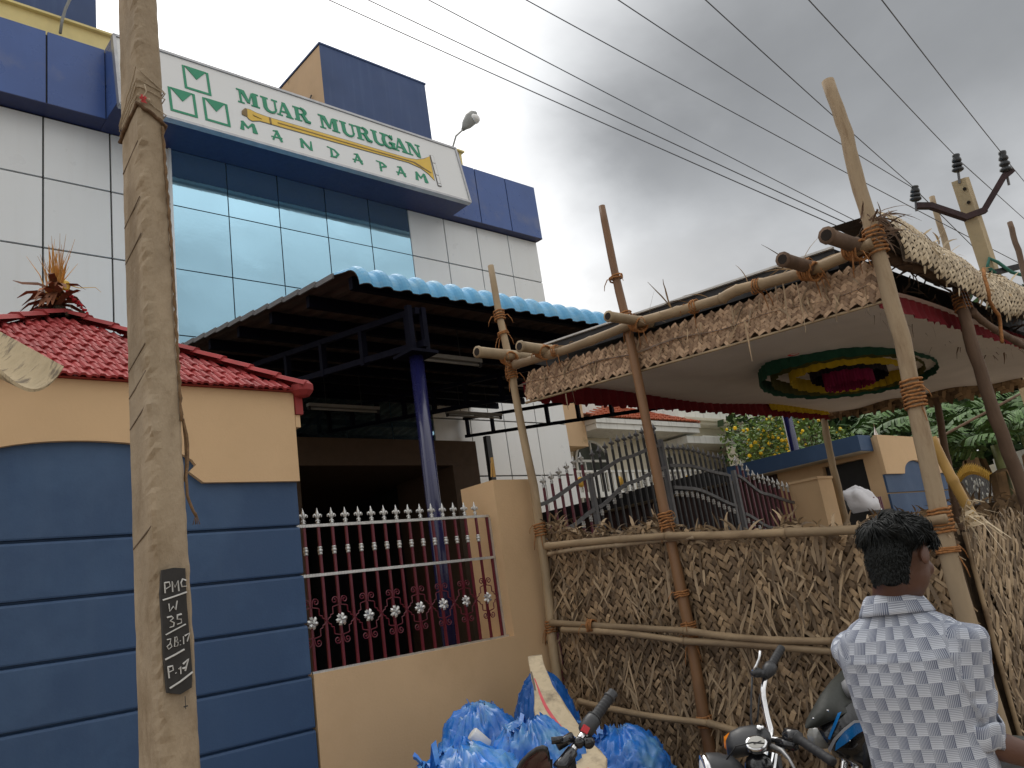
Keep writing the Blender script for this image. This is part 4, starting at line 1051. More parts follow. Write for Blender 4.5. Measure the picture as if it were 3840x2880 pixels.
bk = [[esurf(u * .2, v)[0] - esurf(u * .2, v)[3] * .012 for u in range(18)] for v in (0, .12, .26, .44)]
bk.append([p + Vector((0, .25, .03)) for p in bk[-1]])
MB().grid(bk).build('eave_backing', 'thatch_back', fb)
mb = MB()
for i in range(36):
    u = rnd.uniform(0, 3.4); p, eu, ev, n = esurf(u, 0)
    loose(mb, p, eu * jit(.35) - ev + n * .1, n, rnd.uniform(.025, .05), rnd.uniform(.014, .022), .3, .2, 3)
for i in range(60):
    u = rnd.uniform(0, 3.4); p, eu, ev, n = esurf(u, rnd.uniform(.05, .44)); loose(mb, p + n * .02, eu * jit(1) + ev * jit(1) + n * .3, n, rnd.uniform(.05, .14), .014, .5, .5, 4)
mb.build('loose_leaves', 'thatch_pale', fb, kind='stuff')
mb = MB()
for i in range(260):
    u = rnd.uniform(0, 3.4); p = Vector((4.42 + u, FYC + rnd.uniform(.0, .5), 3.10 - .022 * u + rnd.uniform(-.03, .08)))
    loose(mb, p, (jit(1), jit(.6), jit(.5) - .3), Vector((0, -1, 0)), rnd.uniform(.06, .22), rnd.uniform(.008, .02), .7, .6, 4)
mb.build('dark_underleaves', 'pole_dark', fb, kind='stuff')
mb = MB()
c0 = X_(1890, 500)
for i in range(46):
    d = Vector((jit(1) + .3, jit(1) - .2, rnd.uniform(-.3, 1.0))); loose(mb, c0 + Vector((jit(.05), jit(.05), jit(.08) + .02)), d, NX, rnd.uniform(.10, .24), rnd.uniform(.006, .014), 1.4, .7, 5)
mb.build('tangled_fibres', 'pole_dark', fb, kind='stuff')
pz = on_y(2080, 680, FYC - .02)
rail('crooked branch tied below the front eave', [on_y(2100, 672, FYC - .04), on_y(2150, 712, FYC - .06), on_y(2260, 775, FYC - .05)], .024, 'pole_dark', grp='bamboo rails of the thatched shed')
rp_ = thing('hanging_rope', 'frayed brown rope hanging under the front eave', 'rope', on_y(2130, 590, FYC - .15))
MB().tube(wobble([on_y(2125, 580, FYC - .16), on_y(2135, 640, FYC - .17), on_y(2160, 690, FYC - .14), on_y(2165, 740, FYC - .13)], .008, 10), .011, 6).build('rope_strand', 'coir_rope', rp_, True)
pb = thing('plastic_strip', 'pale plastic strips hanging from the thatch beside the dark pole', 'strips', on_y(2075, 620, FYC - .10))
mb = MB()
for k_ in range(3):
    a_ = on_y(2066 + k_ * 6, 600, FYC - .11); mb.ribbon([a_, a_ + Vector((.01, 0, -.08)), a_ + Vector((.035 + k_ * .01, 0, -.19))], Vector((.8, .5, 0)), .010, .008)
mb.build('strip_tail', 'dirty_white', pb, kind='stuff')

# --- street-front fence panel: braided ribs set upright
ff = thing('thatch_fence', 'upright braided thatch panel right of the corner pole', 'fence', (5.2, FYC, 0))
MB().box((4.46, FYC + .03, 0), (7.2, FYC + .05, 1.60)).build('fence_backing', 'thatch_back', ff)
e0, e1 = on_y(2076, 1150, FYC), on_y(2192, 1575, FYC)
bamboo(MB(), (e0.x - .01, FYC - .02, e0.z), (e0.x - .02, FYC - .02, 0), .013, .4, 8).build('edge_cane', 'bamboo_old', ff, True)
cnt = 0; rest = MB()
smb = [strip_mesh(.13 * k, .022, .010, 'thatch_loose') for k in (.8, 1, 1.2)]
for c_ in range(22):
    xc = 4.50 + c_ * .098
    for s_ in range(46):
        for sd_ in (-1, 1):
            z = .03 + s_ * .035 + jit(.008) + (.017 if sd_ > 0 else 0)
            if z > 1.62 + jit(.03): continue
            dz = Vector((sd_ * .42 + jit(.10), -.10 + jit(.10), 1)).normalized()
            n_ = Vector((sd_ * -.25, -1, .12)).normalized(); y_ = n_.cross(dz).normalized(); n_ = dz.cross(y_)
            Mx = frame(Vector((xc + sd_ * .024 + jit(.005), FYC - .01 - abs(jit(.012)) + abs(sd_) * .0, z)), dz, y_, n_); me = rnd.choice(smb)
            if z > .55 and c_ < 11 and cnt < 300: inst('leaf_strip', me, ff, Mx); cnt += 1
            else: rest.add([Mx @ q.co for q in me.vertices], [tuple(pl_.vertices) for pl_ in me.polygons])
for i in range(260):
    x = rnd.uniform(4.48, 6.6); z = rnd.uniform(.05, 1.6); loose(rest, (x, FYC - .015 - abs(jit(.03)), z), (jit(.35), -.15, rnd.choice((1, -1))), Vector((0, -1, 0)), rnd.uniform(.08, .22), rnd.uniform(.006, .014), .2, .25, 4)
for i in range(170):
    x = rnd.uniform(4.48, 6.6); loose(rest, (x, FYC - jit(.03), 1.58), (jit(.6), jit(.3), 1), Vector((0, -1, 0)), rnd.uniform(.04, .12), rnd.uniform(.008, .018), .8, .3, 4)
rest.build('leaf_weave', 'thatch_loose', ff, kind='stuff')

# --- far inner fence and far thatch band
fi = thing('thatch_fence', 'shaded dark thatch fence on the far side of the shed', 'fence', (9.42, 2.5, 0))
def isurf(u, v): return Vector((9.40 - .01 * math.sin(u * 9), 4.2 - u, v)), Vector((0, -1, 0)), Vector((0, 0, 1)), NX
MB().box((9.42, .6, 0), (9.44, 4.2, 1.83)).build('fence_backing', 'thatch_back', fi)
weave(fi, isurf, 3.6, 1.88, .06, (math.radians(50), math.radians(-50)), 'thatch', lambda u, v: v > 1.2 and v < 1.84, 120, lambda u, v: -v, .3)
mb = MB()
for i in range(240):
    y = rnd.uniform(.6, 4.2); an = rnd.gauss(1.57, .8); loose(mb, (9.4, y, 1.83 + jit(.05)), (-.2, math.cos(an), math.sin(an)), NX, rnd.uniform(.06, .2), rnd.uniform(.014, .03), 1.2, .4, 4)
mb.build('loose_leaves', 'thatch', fi, kind='stuff')
fband = thing('thatch_band', 'dark thatch band on the far side below the red cloth', 'thatch', (9.4, 3, 3))
B0, B1 = on_x(1790, 905, 9.4), on_x(2212, 835, 9.4)
def csurf(u, v):
    p = lerp(B0, B1, u / (B0 - B1).length); return p + Vector((0, 0, v - .02)), (B1 - B0).normalized(), Vector((0, 0, 1)), NX
Lb = (B1 - B0).length
weave(fband, csurf, Lb, .32, .045, (math.radians(10), math.radians(70)), 'thatch', None, 300, None, .2)
MB().prism([B0 + Vector((.03, 0, 0)), B1 + Vector((.03, 0, 0)), B1 + Vector((.03, 0, .4)), B0 + Vector((.03, 0, .4))], (.02, 0, 0)).build('band_backing', 'thatch_back', fband)

# --- cloth ceiling
cl = thing('ceiling_cloth', 'off white cloth ceiling stretched under the thatched shed roof', 'cloth ceiling', (6.8, 3, 3.05))
def cz(x, y): return lerp(2.95, 3.20, (y - FYC) / 2.85) + .025 * math.sin(x * 2.1) * math.sin(y * 2.4) - .02 + .012 * math.sin(y * 9 + .8 * math.sin(x * 2))
MB().grid([[Vector((4.33 + 5.05 * i / 60, FYC + .08 + 2.80 * j / 30, cz(4.33 + 5.05 * i / 60, FYC + .08 + 2.8 * j / 30))) for i in range(61)] for j in range(31)]).build('cloth_sheet', 'white_cloth', cl, True)
def frill(name, label, P, Q, h, m, amp=.02, wl=.10, nrm=(0, -1, 0), parent=None, panel_=.24):
    P, Q = Vector(P), Vector(Q); L = (Q - P).length; n = int(L / .014); nrm = Vector(nrm); top = []; bot = []; mid = []
    for i in range(n + 1):
        t_ = i / n; p = lerp(P, Q, t_); wv = math.sin(t_ * L / wl * 6.283 + math.sin(t_ * 31))
        saw = ((t_ * L) % panel_) / panel_
        top.append(p + nrm * wv * amp * .3); mid.append(p + nrm * wv * amp * .7 + Vector((0, 0, -h * .5))); bot.append(p + nrm * (wv * amp + .01) + Vector((0, 0, -h * (.86 + .14 * saw) + jit(.003))))
    mb_ = MB().grid([top, mid, bot])
    if parent: return mb_.build(name, m, parent, True)
    t2 = thing(name, label, 'frill', P); mb_.build('frill_cloth', m, t2, True); return t2
frill('cloth_frill', 'red pleated cloth frill inside the street front eave', (4.36, FYC + .12, 2.97), (8.6, FYC + .12, 2.99), .13, 'red_cloth', .012, .11, (0, -1, 0))
frill('cloth_frill', 'dark red cloth frill along the back edge of the ceiling', (4.36, 4.38, 3.20), (9.38, 4.38, 3.24), .17, 'red_cloth', .018, .12, (0, -1, 0))
frill('cloth_frill', 'red cloth frill along the far side of the ceiling', B0 + Vector((-.03, 0, .44)), B1 + Vector((-.03, 0, .42)), .22, 'red_cloth', .015, .12, (-1, 0, 0))
yl = on_y(1700, 868, 4.36); frill('yellow_frill', 'yellow and red frill strip hanging beside the blue column top', on_y(1660, 868, 4.34), on_y(1785, 880, 4.34), .10, 'yellow_cloth', .02, .09, (0, -1, 0))
# rosette of cloth rings on the ceiling
ro = thing('cloth_rosette', 'hanging oval rosette of green, yellow, black and magenta cloth frills', 'rosette', (6.25, 2.85, 3.0))
def ring_frill(cx, cy, rx, ry, z0, h, m, name, amp=.012):
    n = 150; rows = [[], [], []]
    for i in range(n + 1):
        a_ = 6.283 * i / n; w_ = math.sin(i * 1.9) * amp; rr = 1 + w_ / rx
        for k_, (dz, e) in enumerate(((0, .0), (-h * .5, .02), (-h * (1 + .05 * math.sin(i * .9) + .03 * math.sin(i * 2.7)), .05))):
            rows[k_].append(Vector((cx + rx * (rr + e * .3) * math.cos(a_), cy + ry * (rr + e * .3) * math.sin(a_), z0 + dz)))
    return MB().grid(rows).build(name, m, ro, True)
RC = on_z(1835, 800, 3.02)
ring_frill(RC.x, RC.y, 1.05, .58, 3.06, .115, 'green_cloth', 'green_ring')
ring_frill(RC.x - .02, RC.y, .90, .50, 3.05, .10, 'olive_cloth', 'olive_ring')
ring_frill(RC.x - .02, RC.y, .70, .38, 3.05, .11, 'yellow_cloth', 'yellow_ring')
ring_frill(RC.x - .02, RC.y, .46, .25, 3.05, .10, 'black_cloth', 'black_ring')
ring_frill(RC.x - .06, RC.y, .22, .18, 3.05, .17, 'magenta_cloth', 'magenta_ring')
MB().prism([(RC.x - .02 + .46 * math.cos(6.283 * k / 28), RC.y + .28 * math.sin(6.283 * k / 28), 3.045) for k in range(28)], (0, 0, .004)).build('dark_centre', 'black_cloth', ro)
pk = thing('pink_rosette', 'small bright pink paper rosette pinned on the ceiling cloth', 'rosette', on_z(1714, 762, 3.03))
c_ = on_z(1714, 762, 3.03)
mb = MB()
for k_ in range(14):
    a_ = 6.283 * k_ / 14; mb.ribbon([c_, c_ + Vector((math.cos(a_) * .035, math.sin(a_) * .035, -.015)), c_ + Vector((math.cos(a_) * .06, math.sin(a_) * .06, .0))], Vector((-math.sin(a_), math.cos(a_), 0)), .012, .024)
mb.build('paper_petals', 'pink_paper', pk, kind='stuff')

# ================================================================== FOREGROUND UTILITY POLE
up = thing('utility_pole', 'concrete street pole with chalked black number patch, cutting the view left', 'utility pole', (.84, 2.26, 0))
def psec(z):
    t = (z - 1.34) / 2.22; ex, ey = .777, lerp(2.216, 2.238, t); wx = lerp(.096, .073, t); wy = lerp(.176, .156, t); return ex, ey, wx, wy
rings_ = []
nz = 340
for i in range(nz + 1):
    z = 5.2 * i / nz; ex, ey, wx, wy = psec(z); c = .009
    base = [(ex + c, ey), (ex + wx * .35, ey), (ex + wx * .65, ey), (ex + wx - c, ey), (ex + wx, ey + c), (ex + wx, ey + wy * .5), (ex + wx, ey + wy - c), (ex + wx - c, ey + wy), (ex + wx * .5, ey + wy), (ex + c, ey + wy), (ex, ey + wy - c), (ex, ey + wy * .66), (ex, ey + wy * .33), (ex, ey + c)]
    ring = []
    for k, (x, y) in enumerate(base):
        cr = k in (0, 13); a = .0085 if cr else .0026
        nn = noise.noise(Vector((x * 30, y * 30, z * 22))) * a + (noise.noise(Vector((k * 3.1, 5, z * 60))) * .0050 if cr else 0)
        ring.append(Vector((x + nn * (1 if k in (13, 12, 11, 10) or cr else -1), y + nn, z)))
    rings_.append(ring)
MB().rings(rings_).build('pole_shaft', 'concrete_pole', up, False)
PY = 2.204
def pp(x, y, d=0.0):
    X, Yq = (x / 1.536) / 1.736, (1800 + y / 1.536) / 1.736; return on_y(X, Yq, PY - d)
patch = [pp(935, 518), pp(1000, 505), pp(1068, 508), pp(1076, 700), pp(1092, 900), pp(1108, 1100), pp(1105, 1195), pp(1040, 1235), pp(965, 1225), pp(948, 1050), pp(938, 850), pp(925, 650)]
o = MB().prism(patch, (0, .012, 0)).build('painted_patch', 'black_paint', up); fix_normals(o)
def chalk(lines, name='chalk_mark', w=.0030):
    mb = MB()
    for ln in lines:
        pts = [pp(x, y, .0015) for x, y in ln]
        mb.tube(pts, w, 5, True, .5)
    mb.build(name, 'chalk_white', up)
chalk([[(952, 652), (948, 590)], [(948, 592), (975, 588), (980, 612), (955, 628)], [(995, 645), (992, 585), (1008, 618), (1024, 580), (1030, 640)], [(1072, 578), (1052, 570), (1042, 592), (1048, 615), (1074, 612)]])
chalk([[(938, 692), (1000, 672), (1076, 645)]])
chalk([[(972, 712), (978, 756), (998, 728), (1012, 748), (1020, 695)]])
chalk([[(962, 792), (988, 785), (998, 795), (980, 812), (1002, 822), (1000, 842), (978, 850)], [(1046, 772), (1022, 778), (1020, 802), (1044, 802), (1046, 822), (1020, 832)]])
chalk([[(955, 892), (1010, 862), (1070, 830)]], w=.0022)
chalk([[(962, 920), (984, 915), (980, 938), (990, 960), (972, 975), (962, 960), (982, 940)], [(1008, 905), (1005, 960), (1024, 955), (1026, 935), (1006, 930), (1022, 922), (1018, 903), (1004, 908)], [(1038, 925), (1039, 928)], [(1038, 948), (1039, 951)], [(1056, 900), (1058, 945)], [(1064, 898), (1092, 880), (1078, 930)]], w=.0026)
chalk([[(952, 1035), (1010, 1005), (1062, 975)]])
chalk([[(975, 1142), (968, 1075)], [(966, 1078), (994, 1070), (998, 1095), (972, 1108)], [(1012, 1110), (1014, 1113)], [(1030, 1090), (1040, 1075), (1042, 1118)], [(1054, 1060), (1084, 1030), (1066, 1100)], [(1050, 1086), (1074, 1078)]], w=.0032)
chalk([[(978, 1200), (1040, 1160), (1110, 1105)]])
mb = MB().tube([pp(1066, 1245, .001), pp(1068, 1285, .001), pp(1070, 1320, .001)], .0022, 4, True, .4).tube([pp(1058, 1308, .001), pp(1082, 1300, .001)], .0022, 4, True, .4); mb.build('ink_mark', 'black_paint', up)
def zpole(x, y):
    return on_y(x, y, 2.225).z
def around(z0, z1, zc_, name, m, w, rough=.0, parent=up, kind=None):
    """a loop round the pole: low on both outer sides, high at the near corner"""
    ex, ey, wx, wy = psec(zc_); o_ = .004
    pts = [Vector((ex + wx + o_, ey + wy * .6, z1)), Vector((ex + wx + o_, ey - o_, z1)), Vector((ex + wx * .5, ey - o_, lerp(z1, zc_, .5))), Vector((ex - o_, ey - o_, zc_)), Vector((ex - o_, ey + wy * .5, lerp(z0, zc_, .5))), Vector((ex - o_, ey + wy + o_, z0)), Vector((ex + wx * .5, ey + wy + o_, z0)), Vector((ex + wx + o_, ey + wy * .6, z1))]
    mb = MB(); mb.tube(wobble(pts, rough, 28) if rough else pts, w, 6)
    return mb.build(name, m, parent, True)
zk = lambda yy: zpole(300, yy)
for a, b, c in ((225, 168, 202), (228, 170, 180), (231, 172, 195), (240, 180, 202)):
    pass
around(zk(213), zk(180), zk(143), 'wire_loop', 'thin_string', .0016, .0015)
around(zk(216), zk(182), zk(167), 'wire_loop', 'thin_string', .0016, .0015)
around(zk(225), zk(195), zk(182), 'wire_loop', 'thin_string', .0016, .0015)
around(zk(235), zk(230), zk(200), 'wire_loop', 'thin_string', .0016, .0015)
rl = around(zk(246), zk(254), zk(221), 'rope_loop', 'dark_rope', .0065, .0025)
k0 = psec(zk(210)); kc = Vector((k0[0] + .012, k0[1] - .010, zk(208)))
mb = MB()
for i in range(7): mb.ribbon([kc + Vector((jit(.006), jit(.003), .008)), kc + Vector((jit(.012), -.006 + jit(.004), -.004)), kc + Vector((jit(.010), -.004, -.020))], Vector((.8, .2, .3 + jit(.3))), .009, .006)
mb.build('red_rag', 'red_rag', up, kind='stuff')
MB().tube([kc + Vector((.004, -.004, .045)), kc + Vector((.008, -.006, .02)), kc + Vector((-.002, -.006, 0)), kc + Vector((-.012, -.004, -.022))], .002, 5).ball(kc + Vector((.014, -.003, -.006)), .007, 6, 4).build('string_knot', 'thin_string', up, True)
# rope hanging down the far right corner
mb = MB()
pts = []
for i in range(60):
    z = lerp(zk(258), zk(905), i / 59); ex, ey, wx, wy = psec(z); pts.append(Vector((ex + wx * (.88 + .09 * min(1, i / 25)) + .0015 * math.sin(i * 2.2), ey - .004 - (.0) , z)))
mb.tube(pts, [.0042 + .0012 * math.sin(i * 2.1) for i in range(60)], 6)
mb.build('hanging_rope', 'pole_rope', up, True)
mb = MB()
e_ = pts[-1]
q_ = [on_y(x, y, e_.y + .01) for x, y in ((395, 905), (404, 940), (406, 985), (402, 1030), (404, 1070), (412, 1092), (424, 1115))]
mb.tube([e_] + wobble(q_, .001, 12), .0042, 6)
q2_ = [on_y(x, y, e_.y + .015) for x, y in ((394, 900), (400, 950), (402, 1000), (399, 1040))]
mb.tube([e_] + q2_, .003, 5)
for i in range(6): mb.tube([q_[-1] + Vector((0, 0, .01)), q_[-1] + Vector((jit(.012), jit(.01), -.022))], .0012, 3)
mb.build('rope_tail', 'pole_rope', up, True)
# faint diagonal grooves on the left face
mb = MB()
for yy in (320, 440, 520, 760, 820, 890, 1160):
    z = zpole(318, yy); ex, ey, wx, wy = psec(z); mb.bar((ex - .0012, ey + .012, z + .03), (ex - .0012, ey + wy - .012, z - .012), .0022, .0035)
mb.build('face_scratch', 'scratch', up, kind='stuff')

# ================================================================== OVERHEAD WIRES AND THE FAR POWER POLE
PD = 13.0
pw = thing('power_pole', 'tan concrete power pole with rusty V bracket and black insulators', 'power pole', deep(2140, 590, PD))
b_ = deep(2140, 590, PD); t_ = deep(2074, 388, PD)
bx0 = b_ + (b_ - t_) / (b_.z - t_.z) * (-b_.z) * -1 if False else Vector((b_.x + .05, b_.y, 0))
bx0 = lerp(t_, b_, (t_.z) / (t_.z - b_.z))
mb = MB(); mb.bar(bx0, t_, .26, .20, (0, 1, 0)); mb.build('pole_shaft', 'concrete_far', pw)
sp_ = C_RIGHT * 1
for y_ in (408, 437): MB().tube([deep(2078 + (y_ - 388) * .29, y_, PD - .16), deep(2078 + (y_ - 388) * .29, y_, PD - .10)], .028, 8).build('bolt_hole', 'hollow_dark', pw)
arm = MB()
AP_ = [deep(1980, 445, PD - .13), deep(2010, 445, PD - .14), deep(2085, 470, PD - .15), deep(2125, 455, PD - .15), deep(2168, 382, PD - .13), deep(2183, 370, PD - .12)]
for a, b in zip(AP_, AP_[1:]): arm.bar(a, b + (b - a).normalized() * .03, .09, .09)
arm.build('cross_arm', 'arm_rust', pw)
INS = []
for (x0, y0), (x1, y1), lab in (((1979, 448), (1976, 404), 0), ((2072, 388), (2065, 336), 1), ((2178, 392), (2165, 330), 2)):
    a, b = deep(x0, y0, PD - .12), deep(x1, y1, PD - .12); d = (b - a); L = d.length
    MB().tube([a - d.normalized() * .06, b], .020, 8).build('insulator_pin', 'iron_grey', pw)
    r_ = .083
    prof_ = [(.03, L * .30)]
    for k in range(3): h = L * (.42 + .19 * k); prof_ += [(.05, h - .04), (r_ * (1.08 - .1 * k), h - .015), (r_ * (1.02 - .1 * k), h + .02), (.05, h + .045)]
    prof_ += [(.06, L * .99), (.05, L * 1.06), (.02, L * 1.08)]
    MB().lathe(a, d, prof_, 14).build('insulator', 'porcelain', pw, True); INS.append(b)
lb = MB(); lb.bar(deep(2135, 592, PD - .14), deep(2225, 570, PD - .14), .08, .08); lb.bar(deep(2135, 592, PD - .14), deep(2215, 625, PD + .6), .06, .04)
lb.build('lower_bracket', 'iron_black', pw)
MB().tube([deep(2150, 590, PD - .2), deep(2133, 575, PD - .2), deep(2137, 558, PD - .2), deep(2155, 566, PD - .2), deep(2185, 588, PD - .2), deep(2230, 600, PD - .2)], .028, 8).build('cable_loop', 'cable_green', pw, True)
# wires: each follows its own photographed line at a believable height over the street
def wire(label, p, q, r=.011, sag=0.0, ext=None):
    t = thing('power_line', label, 'wire', p, 'overhead wires crossing the sky')
    p, q = Vector(p), Vector(q); n = 22
    MB().tube([lerp(p, q, i / n) - Vector((0, 0, sag * 4 * (i / n) * (1 - i / n))) for i in range(n + 1)], r, 5, False).build('wire_strand', 'wire_grey', t, True)
def run(x0, y0, d0, x1, y1, d1, ex=.0):
    a, b = deep(x0, y0, d0), deep(x1, y1, d1); return a + (a - b) * ex, b
for lab, w_, r_, sg_ in (
    ('lowest thin wire, ending at the shed corner', (705, -4, 9.0, 1835, 500, 8.5), .006, .02),
    ('second lowest wire, almost touching the one below', (790, -4, 9.0, 1850, 492, 8.5), .006, .02),
    ('third wire from below, passing behind the corner pole', (925, -4, 9.5, 2215, 660, 14), .0065, .06),
    ('fourth wire from below, crossing behind the rough stake', (1135, -4, 9.0, 2215, 575, 14), .0065, .05),
    ('wire running straight to the left insulator from upper left', (1335, -4, 8.5, 1976, 408, PD), .0065, .06),
    ('steeper wire meeting the left insulator', (1522, -4, 8.0, 1976, 406, PD), .0065, .03),
    ('wire tied to the insulator on top of the power pole', (1745, -4, 8.0, 2065, 338, PD), .0065, .03),
    ('steepest wire, tied to the rightmost insulator', (1903, -4, 8.0, 2165, 332, PD), .0065, .03),
    ('wire leaving the left insulator towards lower right', (1976, 408, PD, 2215, 645, 22), .008, .0),
    ('wire leaving the top insulator towards the right edge', (2065, 340, PD, 2215, 475, 20), .008, .0),
    ('short wire leaving the rightmost insulator', (2165, 335, PD, 2215, 395, 20), .008, .0)):
    a, b = run(*w_, ex=.12 if w_[1] < 0 else 0); wire(lab, a, b, r_, sg_)

# ================================================================== CREAM HOUSE
ho = thing('cream_house', 'cream two storey house with orange tiled porch roof beyond the gate', 'house', (22, 18, 0))
HY = 17.0
MB().box((18.5, 18.2, 0), (34, 26, 9.2)).build('house_wall', 'house_cream', ho)
MB().box((18.3, 17.4, 5.95), (19.88, 18.19, 7.6)).build('side_wall', 'tower_tan', ho)
MB().box((19.9, 16.95, 6.45), (25.65, 18.19, 6.63)).box((19.87, 16.9, 6.64), (25.7, 18.19, 6.80)).build('porch_slab', 'house_white', ho)
MB().box((24.9, 17.05, 6.08), (34, 18.19, 6.35)).box((26.2, 17.2, 6.36), (34, 18.19, 6.42)).build('balcony_slab', 'house_white', ho)
MB().box((25.7, 17.6, 7.0), (34, 18.19, 7.12)).box((25.7, 17.5, 7.12), (34, 18.19, 7.22)).build('cornice', 'house_cream', ho)
MB().box((18.3, 17.9, 7.23), (34, 18.18, 9.2)).build('upper_wall', 'house_white', ho)
tile_o = tile_mesh(.26, .34, .05); tile_o = tile_o.copy(); tile_o.materials.clear(); tile_o.materials.append(_m['tile_orange'])
ra = [Vector((19.75, 16.9, 6.83)), Vector((25.8, 16.9, 6.83)), Vector((22.3, 18.1, 7.62))]
MB().add([ra[0], ra[1], ra[2], (25.8, 18.15, 6.83), (19.75, 18.15, 6.83)], [(0, 1, 2), (1, 3, 2), (4, 0, 2)]).build('porch_roof', 'tile_orange', ho)
ed = (ra[1] - ra[0]).normalized(); foot = ra[0] + ed * (ra[2] - ra[0]).dot(ed); up_ = (ra[2] - foot); ez_ = ed.cross(up_.normalized())
for r in range(6):
    tt = r / 6; x0 = (ra[2] - ra[0]).dot(ed) * tt; x1 = 6.05 - (6.05 - (ra[2] - ra[0]).dot(ed)) * tt
    k = 0
    while x0 + .13 + k * .26 < x1 - .1:
        inst('roof_tile', tile_o, ho, frame(ra[0] + ed * (x0 + .13 + k * .26) + up_ * tt + ez_ * .03, ed, up_.normalized(), ez_)); k += 1
def arched(x0, x1, z0, z1, y):
    n = 14; xc = (x0 + x1) / 2; r = (x1 - x0) / 2
    return [(x0, y, z0), (x1, y, z0)] + [(xc + r * math.cos(math.pi * k / n), y, z1 + r * .85 * math.sin(math.pi * k / n)) for k in range(n + 1)]
w1 = MB().prism(arched(19.95, 21.55, 3.6, 5.62, 18.13), (0, .06, 0)).build('arched_window', 'window_dark', ho); fix_normals(w1)
fm = MB(); pa = arched(19.95, 21.55, 3.6, 5.62, 18.10)
for a, b in zip(pa, pa[1:] + pa[:1]): fm.bar(a, b, .05, .07)
fm.bar((19.95, 18.10, 5.62), (21.55, 18.10, 5.62), .05, .08); fm.bar((20.75, 18.10, 3.6), (20.75, 18.10, 6.3), .05, .06); fm.bar((20.35, 18.10, 3.6), (20.35, 18.10, 5.6), .05, .05); fm.bar((21.15, 18.1, 3.6), (21.15, 18.1, 5.6), .05, .05)
fm.build('window_frame', 'house_white', ho)
MB().box((23.95, 18.13, 4.4), (25.3, 18.19, 5.78)).build('window_pane', 'window_dark', ho)
fm = MB()
for x in (23.95, 24.4, 24.85, 25.3): fm.bar((x, 18.10, 4.4), (x, 18.10, 5.8), .05, .06)
for z in (4.4, 5.1, 5.8): fm.bar((23.93, 18.09, z), (25.32, 18.09, z), .05, .06)
fm.build('window_frame', 'house_white', ho)
MB().box((18.5, 17.2, 4.25), (27, 17.3, 4.42)).build('balcony_base', 'house_white', ho)
MB().box((18.5, 17.2, 5.05), (27, 17.3, 5.12)).build('balcony_rail', 'house_white', ho)
for i in range(34): MB().box((18.6 + i * .25, 17.22, 4.42), (18.72 + i * .25, 17.28, 5.05)).build('baluster', 'house_white', ho)
for x in (19.0, 20.9, 22.8, 24.7): MB().ball((x, 17.2, 4.75), .17, 10, 6, (1, .3, 1)).build('gold_boss', 'gold', ho, True)
gp = thing('white_gable', 'white pointed gable parapet of the neighbouring house behind yellow flowers', 'gable', (30.5, 16.5, 0))
gA, gB, gC = on_y(1600, 960, 16), on_y(1660, 885, 16), on_y(1712, 955, 16)
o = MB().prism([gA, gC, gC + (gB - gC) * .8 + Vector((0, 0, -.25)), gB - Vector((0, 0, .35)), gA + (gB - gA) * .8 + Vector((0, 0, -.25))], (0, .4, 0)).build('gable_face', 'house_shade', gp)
fm = MB(); fm.bar(gA, gB, .3, .18); fm.bar(gB, gC, .3, .18); fm.build('gable_rim', 'house_white', gp)
MB().box((gA.x - .2, 16.05, 0), (gC.x + 3, 16.5, gA.z)).build('gable_wall', 'house_cream', gp)

# far white wall with golden gate
fw = thing('white_wall', 'cream plastered street wall with stepped coping beyond the banana plants', 'wall', deep(2160, 1060, 24))
wa, wb = deep(2085, 1050, 24), deep(2235, 1005, 20)
pd_ = Vector((wb.x - wa.x, wb.y - wa.y, 0)).normalized(); nd_ = Vector((pd_.y, -pd_.x, 0))
def wallbit(name, a, b, z0, z1, th, m, parent=fw, push=0):
    a, b = Vector((a.x, a.y, z0)) + nd_ * push, Vector((b.x, b.y, z0)) + nd_ * push
    o = MB().prism([a, b, Vector((b.x, b.y, z1)), Vector((a.x, a.y, z1))], nd_ * -th).build(name, m, parent); fix_normals(o)
wallbit('wall_face', wa, wb, 0, wa.z, .3, 'house_cream')
wallbit('wall_coping', wa, wb, wa.z, wa.z + .35, .5, 'house_cream', push=.08)
q3 = deep(2190, 975, 19)
wallbit('wall_tower', lerp(wa, wb, .62), wb + pd_ * 3, 0, q3.z + .1, 1.0, 'house_white', push=.2)
wallbit('tower_moulding', lerp(wa, wb, .60), wb + pd_ * 3, q3.z - .9, q3.z - .75, 1.3, 'house_white', push=.35)
gg = thing('golden_gate', 'ornate arched gate with golden spear tips far down the street', 'gate', deep(2120, 1065, 20))
gc = deep(2092, 1075, 19.5)
mb = MB(); mg = MB()
for i in range(22):
    t = i / 21; x_ = gc + pd_ * (t - .12) * 1.9; zt = gc.z + .45 * math.sin(math.pi * (.25 + .75 * t)) + .05
    mb.tube([(x_.x, x_.y, 0.2), (x_.x, x_.y, zt)], .018, 5)
    mg.lathe((x_.x, x_.y, zt), (.12 * (t - .5), 0, 1), [(.02, 0), (.045, .08), (.002, .28)], 6)
mb.build('gate_bars', 'iron_grey', gg, kind='stuff'); mg.build('spear_tips', 'gold', gg, kind='stuff')
mb = MB()
for i in range(40):
    t = rnd.random(); x_ = gc + pd_ * (t - .12) * 1.9; zt = gc.z + .45 * math.sin(math.pi * (.25 + .75 * t)); z = rnd.uniform(gc.z - .5, zt - .05)
    mb.ball((x_.x, x_.y, z), rnd.uniform(.04, .09), 7, 4, (1, .3, 1))
mb.build('gate_ornaments', 'house_white', gg, kind='stuff')

